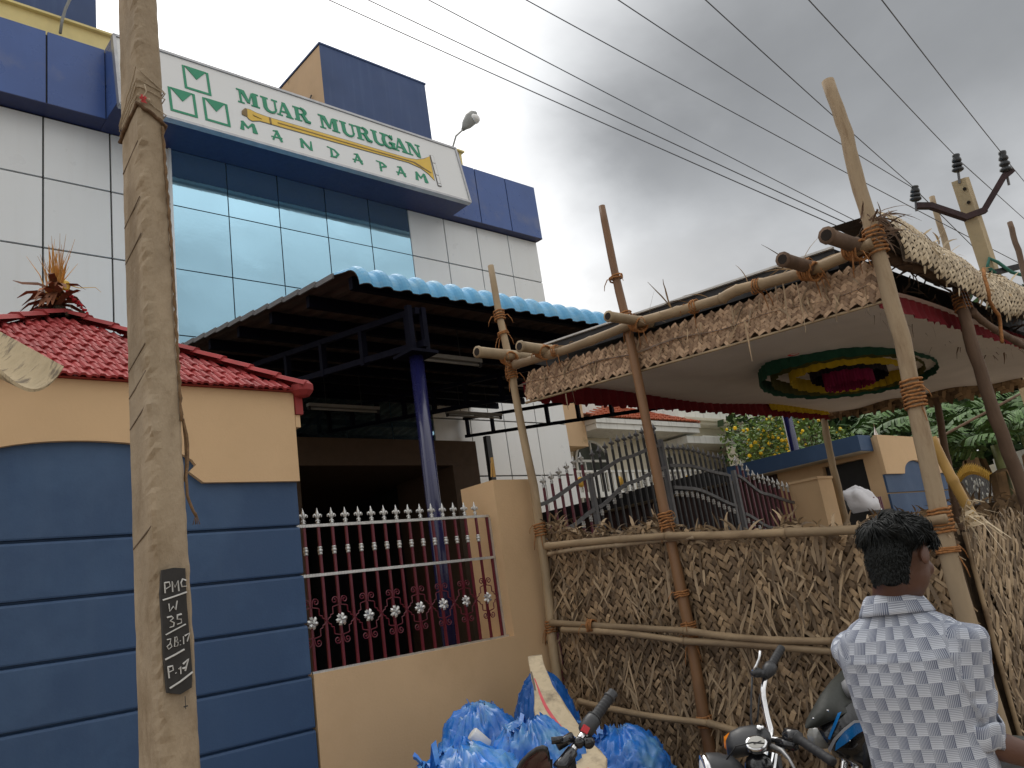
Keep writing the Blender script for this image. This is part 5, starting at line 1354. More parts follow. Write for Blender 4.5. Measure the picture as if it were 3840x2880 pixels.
# ================================================================== PLANTS
def banana(label, x, y, d, h, n=9, s=1.0, seed=1):
    n += 3; s *= .82
    g = random.Random(seed); top = deep(x, y, d); base = Vector((top.x, top.y, 0))
    t = thing('banana_plant', label, 'banana plant', base, 'banana plants behind the far gatehouse')
    MB().tube([base, base + Vector((.03, 0, h * .5)), base + Vector((0, .02, h))], [.16 * s, .13 * s, .09 * s], 10).build('stem', 'stem_banana', t, True)
    for i in range(n):
        a = 6.283 * i / n + g.uniform(-.4, .4); L = g.uniform(1.5, 2.3) * s; up0 = g.uniform(.7, 1.5); wd = g.uniform(.26, .40) * s
        d_ = Vector((math.cos(a), math.sin(a), 0)); rows = []; p = base + Vector((0, 0, h * g.uniform(.9, 1.05))); k = 30; e = up0
        side = Vector((-d_.y, d_.x, 0)); tw_ = g.uniform(-.5, .5)
        for j in range(k + 1):
            u = j / k; w = wd * (math.sin(math.pi * min(1, max(.02, (u - .10) / .9)) ** .8) if u > .1 else .05)
            sd = (side * math.cos(tw_) + Vector((0, 0, math.sin(tw_)))).normalized(); tear = g.uniform(.62, 1.0) if j % 3 == 0 else g.uniform(.9, 1.0)
            dr = Vector((0, 0, -.34 * w + .018 * (j % 2) + g.uniform(-.03, 0)))
            rows.append((p, sd, w, dr))
            dirv = (d_ * math.cos(e) + Vector((0, 0, math.sin(e)))); p = p + dirv * L / k; e -= (up0 + g.uniform(.4, 1.0)) / k
        lf = MB()
        for j in range(k):
            (p0, s0, w0, _), (p1, s1, w1, _) = rows[j], rows[j + 1]; fw_ = p1 - p0
            for sg_ in (-1, 1):
                dp = Vector((0, 0, -w0 * g.uniform(.15, .65))); ext = g.uniform(.8, 1.05); sw_ = fw_ * g.uniform(.5, 1.3)
                q0, q1 = p0 + s0 * sg_ * w0 * ext + dp + sw_, p1 + s1 * sg_ * w1 * ext * g.uniform(.85, 1.0) + dp + sw_ * .9 - fw_ * .12
                m0, m1 = lerp(p0, q0, .5) + Vector((0, 0, w0 * .12)), lerp(p1, q1, .5) + Vector((0, 0, w0 * .12))
                lf.add([p0, p1, m1, m0, q1, q0], [(0, 1, 2, 3), (3, 2, 4, 5)])
        lf.build('leaf', 'leaf_banana', t)
    if n > 7:
        mb = MB()
        for i in range(9):
            a = g.uniform(0, 6.28); p = base + Vector((0, 0, h * .85)); d_ = Vector((math.cos(a), math.sin(a), 0))
            mb.ribbon([p, p + d_ * .25 + Vector((0, 0, -.1)), p + d_ * .38 + Vector((0, 0, -.6)), p + d_ * .36 + Vector((0, 0, -1.1))], Vector((-d_.y, d_.x, 0)), .12, .05, .22)
        mb.build('dry_leaves', 'leaf_dry', t, kind='stuff')
for i, (x, y, d, h, n, s, lab) in enumerate((
    (1770, 990, 17, 3.0, 9, 1.0, 'banana plant directly behind the blue roof slab'),
    (1850, 960, 19, 3.6, 9, 1.1, 'banana plant above the far gatehouse roof'),
    (1935, 985, 18, 3.2, 9, 1.0, 'banana plant between roof end and corner pole'),
    (2030, 985, 17, 3.1, 10, 1.1, 'banana plant with brown dead leaves right of the corner pole'),
    (2100, 975, 20, 3.9, 9, 1.2, 'tall banana plant behind the dark front pole'),
    (2150, 960, 17, 3.2, 9, 1.1, 'banana plant with upright pale stalks near the frame edge'),
    (2215, 940, 19, 3.7, 9, 1.2, 'banana plant reaching out of the picture edge'),
    (1985, 930, 22, 4.6, 9, 1.2, 'highest banana plant behind the others'))):
    banana(lab, x, y, d, h, n, s, 11 + i)
def leafy(name, label, cat, c, r, n, leaf, m, base, trunk_r=.12, group=None, flowers=0, shape=(1, 1, 1), seed=3, fsize=.07, gaps=.1):
    g = random.Random(seed); t = thing(name, label, cat, base, group)
    mb = MB(); mb.tube([base, lerp(Vector(base), Vector(c), .5) + Vector((.1, .05, 0)), c], [trunk_r, trunk_r * .7, trunk_r * .3], 8)
    for i in range(7):
        d = Vector((g.gauss(0, 1), g.gauss(0, 1), g.gauss(.4, .6))).normalized(); mb.tube([lerp(Vector(base), Vector(c), .75), Vector(c) + Vector((d.x * shape[0], d.y * shape[1], d.z * shape[2])) * r * .4, Vector(c) + Vector((d.x * shape[0], d.y * shape[1], d.z * shape[2])) * r * .85], [trunk_r * .4, trunk_r * .25, trunk_r * .08], 5)
    mb.build('trunk', 'bark', t, True)
    mb = MB(); fl = MB()
    for i in range(n):
        d = Vector((g.gauss(0, 1), g.gauss(0, 1), g.gauss(0, 1))).normalized(); q = g.random() ** .45
        p = Vector(c) + Vector((d.x * shape[0], d.y * shape[1], d.z * shape[2])) * r * q
        if noise.noise(p * 1.1 + Vector((seed, 0, 0))) < -gaps: continue
        a = Vector((g.gauss(0, 1), g.gauss(0, 1), g.gauss(-.2, .6))).normalized(); b = a.cross(Vector((g.gauss(0, 1), g.gauss(0, 1), 1))).normalized(); l = leaf * g.uniform(.6, 1.3)
        mb.add([p, p + a * l * .5 + b * l * .22, p + a * l, p + a * l * .5 - b * l * .22], [(0, 1, 2, 3)])
        if i < flowers: fl.ball(p + Vector((0, -.05, .03)) * 1, fsize * g.uniform(.6, 1.2), 5, 3)
    mb.build('crown', m, t, kind='stuff')
    if flowers: fl.build('flowers', 'petal_yellow', t, kind='stuff')
cB = deep(1655, 950, 17)
leafy('flower_bush', 'tall bush dotted with yellow flowers beside the cream house', 'bush', cB, .95, 3600, .11, 'leaf_bush', (cB.x, cB.y, 0), .05, None, 190, (1.0, 1, 1.05), 5, .042, -.04)
cB = deep(1745, 920, 18)
leafy('flower_bush', 'yellow flowering bush seen between blue column and thin pole', 'bush', cB, 1.15, 3600, .12, 'leaf_bush', (cB.x, cB.y, 0), .05, None, 60, (.8, .8, 1.1), 8, .04, -.02)
for i, (x, y, d, r, lab) in enumerate(((1830, 930, 30, 4.0, 'dark green tree mass behind the gatehouse roof'), (2000, 900, 34, 5.0, 'dense tree crown behind the corner pole'), (2160, 880, 32, 5.0, 'dense tree crown behind the dark front pole'), (2290, 860, 30, 5.0, 'tree crown at the far right edge'))):
    c = deep(x, y, d); leafy('shade_tree', lab, 'tree', c, r, 5200, .55, 'leaf_dark', (c.x, c.y, 0), .25, 'trees behind the banana plants', 0, (1.15, 1.15, .85), 20 + i, .07, .35)

# white cloth heap behind the far fence
wc = thing('cloth_bundle', 'white cloth draped over a dark bundle behind the far fence', 'cloth', deep(1862, 1085, 10.4))
c = deep(1866, 1090, 10.4); rows = []
for j in range(16):
    th = math.pi * j / 15 * .93 + .05; row = []
    for i in range(28):
        ph = 6.283 * i / 28; d = Vector((math.sin(th) * math.cos(ph), math.sin(th) * math.sin(ph), math.cos(th)))
        k_ = 1 + .22 * noise.noise(d * 1.7 + Vector((3, 8, 1))) + .10 * noise.noise(d * 4.5); row.append(c + (C_RIGHT * d.x * .21 + C_FWD * d.y * .2 + Vector((0, 0, 1)) * d.z * .23) * k_ - C_RIGHT * .05 * d.z)
    rows.append(row)
MB().rings(rows).build('draped_cloth', 'dirty_white', wc, True)
MB().ball(deep(1838, 1098, 10.6), .22, 10, 6, (1.2, 1, .8)).build('dark_bundle', 'rubber', wc, True)
zb_ = deep(1868, 1105, 10.6); MB().box((zb_.x - .5, zb_.y - .3, 0.0), (zb_.x + .5, zb_.y + .3, zb_.z - .02)).build('crate_stand', 'door_dark', wc)
mb = MB(); a = deep(1886, 1070, 10.3)
for k in range(5): mb.box((a.x + k * .05, a.y, a.z - .25), (a.x + .025 + k * .05, a.y + .03, a.z - .02))
mb.build('slatted_back', 'iron_maroon', wc, kind='stuff')

# weathered sheath at the left edge
shn = thing('bark_trough', 'weathered curved bark trough entering at the left edge over red tiles', 'bark trough', deep(-40, 800, 3.0))
rows = []
far0, far1 = deep(-150, 640, 3.35), deep(-150, 800, 3.25)
for k in range(17):
    s = k / 16
    e = Vector((135 + (-0 - 135) * s, 0, 0))
    px = lerp(135, -30, s); py = lerp(798, 780, s) + 56 * math.sin(math.pi * s ** .8) ** 1.1
    lip = deep(px, py, 3.0 - .06 * math.sin(math.pi * s))
    back = lerp(deep(-10, 718, 3.25), deep(-260, 720, 3.3), s) + Vector((0, 0, -.04 * math.sin(math.pi * s)))
    rows.append([lip, lerp(lip, back, .25), lerp(lip, back, .5), lerp(lip, back, .75), back])
n_ = (rows[8][1] - rows[8][0]).cross(rows[9][0] - rows[8][0]).normalized() * .012
if n_.dot(C_FWD) < 0: n_ = -n_
inner = [[p for p in r] for r in rows]; outer = [[p + n_ for p in r] for r in rows]
mb = MB().grid(inner); mb.grid(outer); mb.grid([[r[0] for r in inner], [r[0] for r in outer]]); mb.grid([inner[0], outer[0]])
mb.build('trough_shell', 'sheath_skin', shn, True)
MB().tube([Vector((deep(-260, 760, 3.3).x, deep(-260, 760, 3.3).y, 0)), deep(-260, 740, 3.3), deep(-265, 600, 3.3)], .03, 8).build('support_stake', 'bamboo_pale', shn, True)

# ================================================================== RUBBISH BAGS AND SACK
def bag(label, x, y, rx, ry, h, seed, knot_=True, lean=(0, 0), m='bag_blue', crush=.14, kx=(0, 0)):
    t = thing('rubbish_bag', label, 'rubbish bag', (x, y, 0), 'blue rubbish bags heaped by the tan wall')
    n, k = 96, 60; rows = []
    for j in range(k + 1):
        v = j / k
        pr = (.80 + .20 * math.sin(min(1, v / .35) * math.pi / 2)) * max(.03, (1 - v ** (4.6 if knot_ else 4.0))) ** .5
        row = []
        for i in range(n):
            a = 6.283 * i / n; d = Vector((math.cos(a), math.sin(a), 0)); q = Vector((math.cos(a) * 1.6, math.sin(a) * 1.6, v * 5.2 + seed * 7.3))
            w1 = noise.noise(q * 1.3); w2 = 1 - abs(noise.noise(q * 2.6)) * 2; w3 = 1 - abs(noise.noise(q * 4.6 + Vector((9, 2, 1)))) * 2.6
            pleat = math.cos(a * 9 + 4 * noise.noise(q)) * max(0, v - .55) * .05
            r = pr * (1 + crush * w1 + crush * .36 * w2 + crush * .34 * w3 + pleat)
            z = h * (v + (.0 if v < .02 else .035 * w2 + .025 * w3))
            row.append(Vector((x + lean[0] * v + d.x * rx * r, y + lean[1] * v + d.y * ry * r, max(.0, z))))
        rows.append(row)
    MB().rings(rows, True, True).build('bag_body', m, t, True)
    if knot_:
        c = Vector((x + lean[0], y + lean[1], h)); mb = MB()
        c = c + Vector((kx[0], kx[1], -.025))
        for i in range(26):
            a = 6.283 * i / 26 + jit(.3); d = Vector((math.cos(a), math.sin(a), 0)); L = rnd.uniform(.02, .065) * (1.8 if i % 9 == 0 else 1)
            mb.ribbon([c - Vector((0, 0, .03)) + d * .008, c + d * L * .35 + Vector((0, 0, L * .25)), c + d * L * .8 + Vector((0, 0, L * rnd.uniform(.3, 1.2))), c + d * L * 1.0 + Vector((0, 0, L * rnd.uniform(.0, 1.2)))], (Vector((-d.y, d.x, 0)) + Vector((0, 0, jit(.7)))).normalized(), .014, .024, .03)
        mb.build('bag_frill', m, t, True, kind='stuff')
    return t
bag('smooth bulging blue bag standing behind the cream sack', 3.72, 3.98, .24, .23, 1.08, 1, False, (0, 0), 'bag_deep', .07)
bag('knotted blue rubbish bag leaning on the tan wall', 2.96, 3.68, .29, .27, 1.035, 2, True, (-.02, 0), kx=(.06, .02))
bag('slumped blue rubbish bag in front with upright torn tail', 2.44, 3.12, .33, .30, .955, 3, True, (-.02, .04), crush=.16, kx=(-.18, .02))
bag('blue rubbish bag in the middle just left of the cream sack', 2.88, 3.12, .29, .28, .985, 4, True, (-.02, .06), crush=.15, kx=(-.10, 0))
bag('blue rubbish bag at the foot of the thatch fence', 3.74, 3.42, .29, .28, .77, 5, True, (.02, .0), crush=.14, kx=(-.12, .05))
cn = thing('white_can', 'small white tin can lying between the blue bags', 'can', deep(1030, 1592, 4.05))
a = deep(1036, 1598, 4.0); MB().lathe(a, (-.5, .25, .6), [(.001, -.05), (.030, -.05), (.033, -.046), (.033, .046), (.030, .05), (.001, .045)], 14).build('can_body', 'can_white', cn, True)
sk = thing('sack', 'cream woven sack with red stripe slumped over the blue bags', 'sack', (3.5, 3.6, 0))
prof_l = [(1141, 1418), (1146, 1450), (1152, 1485), (1155, 1530), (1165, 1580), (1190, 1625), (1214, 1652), (1225, 1700)]
prof_r = [(1172, 1414), (1178, 1440), (1194, 1480), (1222, 1525), (1252, 1568), (1285, 1612), (1306, 1638), (1312, 1700)]
rows = []; front = []
NS = 36
def at_list(L, t):
    t *= len(L) - 1; k = min(int(t), len(L) - 2); return lerp(Vector((*L[k], 0)), Vector((*L[k + 1], 0)), t - k)
for j in range(NS + 1):
    v = j / NS; l, r = at_list(prof_l, v), at_list(prof_r, v); d = lerp(4.75, 3.62, v); L, R_ = deep(l.x, l.y, d), deep(r.x, r.y, d); c = (L + R_) / 2; hw = (R_ - L) / 2
    th = hw.length * (.30 + .35 * v); fw = -C_FWD * th; row = []
    for i in range(24):
        a = 6.283 * i / 24; w = 1 + .16 * noise.noise(Vector((math.cos(a) * 1.4, math.sin(a) * 1.4, v * 5))) + .07 * noise.noise(Vector((math.cos(a) * 3, math.sin(a) * 3, v * 12)))
        row.append(c + hw * math.cos(a) * w + fw * math.sin(a) * w * (1 if math.sin(a) > 0 else .7))
    rows.append(row)
MB().rings(rows).build('sack_body', 'sack_cream', sk, True)
def on_front(v, s):      # s in -1..1 across the visible face
    j = min(NS - 1, int(v * NS)); f = v * NS - j; a = math.acos(max(-1, min(1, s))); i = a / 6.283 * 24; k = int(i); g_ = i - k
    q = lambda rr: lerp(rr[k % 24], rr[(k + 1) % 24], g_)
    return lerp(q(rows[j]), q(rows[j + 1]), f) - C_FWD * .006
st = MB(); pl_ = []
for i in range(31):
    v = lerp(.20, .93, i / 30); pl_.append((v, lerp(-.72, .15, min(1, i / 14)) if i < 14 else lerp(.15, .10, (i - 14) / 16)))
st.grid([[on_front(v, s - .10 - .03 * math.sin(v * 20)), on_front(v, s), on_front(v, s + .10)] for v, s in pl_]).build('red_stripe', 'sack_red', sk, True)
MB().grid([[on_front(v, -.98), on_front(v, -.90), on_front(v, -.80)] for v in (.14, .18, .22, .26, .30)]).build('dark_patch', 'sack_dark', sk)

# ================================================================== MOTORCYCLES
def bike_frame(t, H, fwd, lean, paint, scale=1.08):
    """wheels, fork, tank, seat, engine and exhaust hung from the steering head H"""
    f = Vector((fwd[0], fwd[1], 0)).normalized(); r = Vector((f.y, -f.x, 0)); u = (Vector((0, 0, 1)) + r * lean).normalized()
    g0 = H - u * (H.z / u.z); scale = H.z / 1.0
    def P(a, b, c): return g0 + f * a * scale + r * b * scale + u * c * scale
    R = .30
    for a, nm in ((.36, 'front'), (-.92, 'rear')):
        c = P(a, 0, R); n = 28
        tyre = [[c + (f * math.cos(6.283 * i / n) + u * math.sin(6.283 * i / n)) * scale * (R - .038 + .038 * math.cos(6.283 * k / 8)) + r * scale * .042 * math.sin(6.283 * k / 8) for k in range(8)] for i in range(n + 1)]
        w = MB().rings(tyre, True, False).build('wheel', 'rubber', t, True)
        mb = MB()
        mb.rings([[c + (f * math.cos(6.283 * i / n) + u * math.sin(6.283 * i / n)) * scale * (R - .075 + .012 * math.cos(6.283 * k / 6)) + r * scale * .026 * math.sin(6.283 * k / 6) for k in range(6)] for i in range(n + 1)], True, False)
        for k in range(6): mb.bar(c, c + (f * math.cos(6.283 * k / 6) + u * math.sin(6.283 * k / 6)) * scale * (R - .07), .02, .03)
        mb.tube([c - r * .05, c + r * .05], .045, 10); mb.build('rim', 'engine_alloy', w)
        MB().rings([[c + (f * math.cos(aa) + u * math.sin(aa)) * scale * (R + .03) + r * scale * s for s in (-.05, -.03, 0, .03, .05)] for aa in [lerp(.35, 2.4, q / 10) for q in range(11)]], False, False).build('mudguard', 'plastic_black', t, True)
    for s in (-.075, .075): MB().tube([P(.36, s, R), P(.12, s, .74), P(.02, s, .98)], .020 * scale, 8).build('fork', 'chrome', t, True)
    tk = MB(); rs = []
    for a, w, h, z in ((.0, .05, .04, .72), (-.08, .10, .07, .74), (-.24, .125, .08, .74), (-.38, .09, .06, .71), (-.44, .05, .03, .69)):
        rs.append([P(a, w * math.cos(x), z + h * math.sin(x)) for x in [6.283 * k / 14 for k in range(14)]])
    tk.rings(rs).build('fuel_tank', paint, t, True)
    rs = []
    for a, w, h, z in ((-.40, .07, .03, .71), (-.52, .11, .045, .70), (-.77, .12, .045, .72), (-1.02, .09, .04, .76), (-1.08, .05, .02, .77)):
        rs.append([P(a, w * math.cos(x), z + h * math.sin(x)) for x in [6.283 * k / 12 for k in range(12)]])
    MB().rings(rs).build('seat', 'rubber', t, True)
    MB().bar(P(-.05, 0, .40), P(-.45, 0, .36), .22, .26).tube([P(-.02, 0, .50), P(-.12, 0, .72)], .08, 10).build('engine', 'engine_alloy', t)
    MB().tube([P(0, 0, .95), P(.02, 0, .45), P(-.45, 0, .30)], .02, 6).tube([P(0, 0, .72), P(-.5, 0, .70), P(-1.05, 0, .78)], .02, 6).tube([P(-.45, 0, .33), P(-.92, .10, R)], .022, 6).build('frame_tube', 'iron_black', t, True)
    MB().tube([P(.02, .12, .42), P(-.1, .14, .20), P(-.6, .15, .22), P(-1.05, .16, .34)], [.02, .022, .034, .036], 8).build('exhaust', 'chrome', t, True)
    MB().ball(P(-1.16, 0, .74), .05, 8, 6, (1, 1, .8)).build('tail_lamp', 'red_button', t, True)
    MB().tube([P(-.4, -.06, .3), P(-.45, -.26, .0)], .012, 6).build('side_stand', 'iron_black', t, True)
    return P
def grip(t, a, b, r=.017, m='rubber'):
    a, b = Vector(a), Vector(b); pr = [(r * .6, 0), (r * .92, .002)]; L = (b - a).length
    for i in range(7): pr += [(r, L * (.06 + i * .125)), (r * 1.06, L * (.10 + i * .125)), (r * .97, L * (.145 + i * .125))]
    pr += [(r * 1.5, L * .97), (r * 1.5, L)]
    return MB().lathe(a, b - a, pr, 14).build('hand_grip', m, t, True)
FW = (-.70, .71)
# --- roadster with round speedometer
bb = thing('motorcycle', 'grey commuter motorcycle with round speedometer and chrome handlebar by the fence', 'motorcycle', (3.1, 1.9, 0), 'motorcycles parked by the fence')
Hd = deep(1668, 1602, 3.18)
P = bike_frame(bb, Hd, FW, .12, 'plastic_black')
MB().tube([deep(1690, 1600, 3.10), deep(1668, 1598, 3.17), deep(1664, 1575, 3.20), deep(1656, 1545, 3.24), deep(1649, 1508, 3.28), deep(1648, 1490, 3.30), deep(1652, 1468, 3.34), deep(1662, 1445, 3.38)], .0125, 10).build('handlebar', 'chrome', bb, True)
grip(bb, deep(1689, 1398, 3.44), deep(1664, 1440, 3.37))
sw_ = MB(); a, b = deep(1668, 1436, 3.37), deep(1652, 1462, 3.33); sw_.lathe(a, b - a, [(.016, 0), (.026, .004), (.028, .03), (.024, .045), (.016, (b - a).length)], 10); sw_.ball(deep(1634, 1452, 3.33), .026, 8, 6, (1.3, .8, .7)); sw_.bar(deep(1632, 1455, 3.33), deep(1655, 1455, 3.34), .028, .03); sw_.build('switch_block', 'plastic_grey', bb, True)
MB().tube([deep(1626, 1450, 3.32), deep(1634, 1438, 3.32), deep(1640, 1422, 3.33), deep(1642, 1406, 3.34)], [.008, .007, .0055, .006], 6).build('brake_lever', 'chrome', bb, True)
MB().tube([deep(1625, 1462, 3.31), deep(1623, 1500, 3.27), deep(1622, 1550, 3.22), deep(1628, 1585, 3.18)], .0045, 6).tube([deep(1650, 1470, 3.34), deep(1640, 1510, 3.29), deep(1636, 1560, 3.22)], .004, 6).build('cable', 'rubber', bb, True)
grip(bb, deep(1802, 1648, 2.88), deep(1722, 1594, 3.04))
sw_ = MB(); a, b = deep(1722, 1594, 3.04), deep(1690, 1585, 3.10); sw_.lathe(a, b - a, [(.018, -.004), (.028, 0), (.030, .02), (.030, .045), (.02, .056)], 10); sw_.bar(deep(1680, 1602, 3.09), deep(1720, 1612, 3.03), .035, .03); sw_.build('switch_block', 'plastic_black', bb, True)
MB().tube([deep(1668, 1612, 3.08), deep(1690, 1622, 3.03), deep(1705, 1640, 2.98), deep(1722, 1672, 2.92)], [.011, .010, .006, .005], 6).build('clutch_lever', 'engine_alloy', bb, True)
# nacelle, dial, head lamp
nc = deep(1622, 1592, 3.14); up_n = (Vector((0, 0, 1)) * .75 - C_FWD * .55 - C_RIGHT * .05).normalized(); nx_ = (Vector((FW[0], FW[1], 0)) - up_n * Vector((FW[0], FW[1], 0)).dot(up_n)).normalized(); ny_ = up_n.cross(nx_)
def disc(c, rx, ry, d0, d1, name, m, par, n=24, ax=None):
    ux, uy, uz = ax or (nx_, ny_, up_n)
    return MB().rings([[c + ux * rx * k * math.cos(6.283 * i / n) + uy * ry * k * math.sin(6.283 * i / n) + uz * d for i in range(n)] for k, d in ((.8, d0), (1, d0), (1, d1 * .8), (.94, d1))]).build(name, m, par, True)
na = MB()
rs = []
for s, w, dz in ((-.075, .012, -.012), (-.06, .036, 0), (-.02, .048, .006), (.03, .050, .004), (.07, .042, -.004), (.095, .015, -.02)):
    c = nc + nx_ * s; rs.append([c + ny_ * w * math.cos(a) + up_n * (dz + (.016 if math.sin(a) > 0 else .085) * math.sin(a)) for a in [6.283 * k / 14 for k in range(14)]])
na.rings(rs).build('instrument_nacelle', 'plastic_grey', bb, True)
dc = deep(1634, 1609, 3.09) + up_n * .0
dl = disc(dc, .041, .034, -.01, .014, 'speedometer', 'chrome', bb); disc(dc + up_n * .0145, .033, .027, 0, .0015, 'dial_face', 'dial_face', dl)
MB().bar(dc + up_n * .018 - nx_ * .02, dc + up_n * .018 + nx_ * .012 + ny_ * .008, .003, .001, up_n).build('dial_needle', 'iron_black', dl)
disc(deep(1642, 1573, 3.13), .014, .012, -.004, .010, 'ignition_switch', 'chrome', bb)
hl = deep(1585, 1668, 3.10); hf = (Vector((FW[0], FW[1], 0)) - Vector((0, 0, .05))).normalized()
hs = MB().lathe(hl + hf * .10, -hf, [(.083, 0), (.085, .02), (.078, .06), (.055, .11), (.02, .14), (.001, .145)], 20).build('headlamp', 'plastic_grey', bb, True)
MB().lathe(hl + hf * .10, -hf, [(.075, -.012), (.086, -.008), (.089, .004), (.084, .014)], 20).build('headlamp_rim', 'chrome', hs, True)
MB().lathe(hl + hf * .10, -hf, [(.001, -.028), (.03, -.025), (.06, -.016), (.076, -.006)], 20).build('headlamp_glass', 'lens_clear', hs, True)
oc = deep(1590, 1605, 3.2); MB().lathe(oc, -C_RIGHT * .8 + C_DOWN * .3, [(.03, -.04), (.042, -.01), (.044, .01), (.036, .035), (.001, .05)], 14).build('indicator', 'amber_lens', bb, True)
MB().lathe(oc, C_RIGHT * .8 - C_DOWN * .3, [(.044, -.006), (.046, .01), (.036, .04), (.012, .06), (.012, .10)], 14).build('indicator_cup', 'plastic_grey', bb, True)
MB().ball(deep(1640, 1655, 3.10), .055, 12, 8, (1, 1, .9)).build('lamp_bracket', 'plastic_black', bb, True)
MB().tube([deep(1570, 1640, 3.05), deep(1590, 1612, 3.0), deep(1625, 1604, 3.0), deep(1650, 1606, 3.02)], .003, 5).build('front_cable', 'rubber', bb, True)
# --- half faired motorcycle with blue decal
bc = thing('motorcycle', 'black and blue half faired motorcycle partly hidden by the man', 'motorcycle', (3.6, 1.9, 0), 'motorcycles parked by the fence')
Hc = deep(1850, 1560, 3.62)
P = bike_frame(bc, Hc, FW, .10, 'plastic_black')
dcc = 3.52
def shell(pts_rows, name, m, parent=bc): return MB().grid([[deep(*p) for p in r] for r in pts_rows]).build(name, m, parent, True)
# visor: a curved hood from its upper edge down to the nose
v_ = shell([[(1850, 1425, 3.74), (1826, 1440, 3.66), (1795, 1470, 3.58), (1772, 1500, 3.52), (1752, 1535, 3.48)],
       [(1846, 1442, 3.66), (1815, 1458, 3.56), (1784, 1488, 3.47), (1762, 1518, 3.43), (1741, 1556, 3.42)],
       [(1850, 1460, 3.60), (1818, 1480, 3.50), (1792, 1510, 3.40), (1770, 1536, 3.37), (1738, 1570, 3.38)],
       [(1852, 1492, 3.56), (1830, 1512, 3.46), (1806, 1526, 3.38), (1782, 1545, 3.34), (1742, 1574, 3.37)],
       [(1852, 1530, 3.56), (1842, 1532, 3.44), (1826, 1540, 3.38), (1800, 1556, 3.36), (1765, 1572, 3.40)]], 'visor', 'plastic_olive')
shell([[(1765, 1572, 3.42), (1800, 1552, 3.38), (1836, 1520, 3.42), (1870, 1510, 3.52)],
       [(1776, 1590, 3.38), (1806, 1580, 3.33), (1842, 1560, 3.36), (1900, 1550, 3.46)],
       [(1790, 1610, 3.38), (1815, 1612, 3.32), (1850, 1600, 3.34), (1910, 1590, 3.44)],
       [(1800, 1632, 3.44), (1830, 1640, 3.37), (1865, 1635, 3.38), (1915, 1630, 3.46)],
       [(1835, 1652, 3.56), (1855, 1655, 3.50), (1880, 1655, 3.48), (1915, 1655, 3.52)]], 'fairing', 'plastic_black')
shell([[(1788, 1596, 3.355), (1796, 1574, 3.335), (1810, 1540, 3.355)], [(1793, 1598, 3.345), (1803, 1574, 3.32), (1818, 1537, 3.345)]], 'blue_flash', 'paint_blue')
shell([[(1806, 1606, 3.30), (1822, 1580, 3.31), (1842, 1562, 3.33), (1880, 1558, 3.40)], [(1804, 1622, 3.31), (1830, 1604, 3.30), (1852, 1586, 3.32), (1880, 1570, 3.395)]], 'blue_panel', 'paint_blue')
shell([[(1788, 1618, 3.345), (1800, 1596, 3.31), (1822, 1573, 3.30), (1845, 1556, 3.32), (1880, 1554, 3.39)], [(1793, 1626, 3.34), (1806, 1600, 3.30), (1824, 1580, 3.295), (1846, 1562, 3.315), (1880, 1559, 3.385)]], 'grey_edge', 'decal_grey')
for x, y, d_, rr in ((1838, 1486, 3.50, .040), (1848, 1535, 3.46, .036)):
    an_ = (-C_FWD * .45 + Vector((0, 0, .55)) + Vector((.5, -.5, 0)) * .7).normalized(); ux = an_.orthogonal().normalized()
    q = disc(deep(x, y, d_), rr, rr, -.03, .012, 'instrument_clock', 'decal_grey', bc, 20, (ux, an_.cross(ux), an_)); disc(deep(x, y, d_) + an_ * .0125, rr * .8, rr * .8, 0, .0015, 'clock_face', 'dial_face', q, 20, (ux, an_.cross(ux), an_))
MB().ball(deep(1774, 1590, 3.50), .060, 14, 9, (1, 1, .85)).build('headlamp_glass', 'lens_smoke', bc, True)
for x, y in ((1787, 1535), (1756, 1552), (1834, 1600)): MB().ball(deep(x, y, 3.33), .0055, 6, 4).build('fixing_bolt', 'chrome', bc)
MB().tube([deep(1885, 1560, 3.30), deep(1875, 1610, 3.26), deep(1872, 1660, 3.24)], [.015, .014, .014], 8).ball(deep(1878, 1618, 3.28), .028, 8, 6).build('front_brake_hose', 'rubber', bc, True)
MB().tube([deep(1897, 1612, 3.22), deep(1893, 1640, 3.20), deep(1896, 1690, 3.18)], .016, 10).build('bar_end', 'chrome', bc, True)
# --- near motorcycle: right grip and cowl
ba = thing('motorcycle', 'motorcycle with red kill switch beside the blue rubbish bags', 'motorcycle', (1.9, 1.7, 0), 'motorcycles parked by the fence')
P = bike_frame(ba, deep(1165, 1745, 2.46), FW, .05, 'paint_maroon', 1.12)
MB().tube([deep(1165, 1735, 2.42), deep(1195, 1690, 2.42), deep(1222, 1642, 2.46), deep(1250, 1600, 2.50), deep(1290, 1545, 2.56)], .0115, 10).build('handlebar', 'chrome', ba, True)
g1, g2 = deep(1326, 1494, 2.62), deep(1283, 1552, 2.55); grip(ba, lerp(g1, g2, .14), g2, .0170)
MB().lathe(g1, g2 - g1, [(.010, 0), (.0165, .003), (.0165, .022), (.020, .024), (.020, .028), (.0165, .031)], 14).build('bar_end', 'plastic_grey', ba, True)
a, b = deep(1284, 1550, 2.55), deep(1250, 1600, 2.50)
k_ = MB().lathe(a, b - a, [(.016, -.004), (.023, .002), (.026, .014), (.026, .046), (.023, .056), (.015, .062)], 16).build('switch_housing', 'plastic_grey', ba, True)
ks = deep(1268, 1572, 2.482); MB().bar(ks + Vector((0, 0, .004)), ks + (a - b).normalized() * -.018, .020, .012, -C_FWD).build('kill_switch', 'red_button', k_)
for x, y in ((1262, 1586), (1268, 1589)): MB().ball(deep(x, y, 2.472), .0035, 6, 4).build('switch_dot', 'decal_grey', k_)
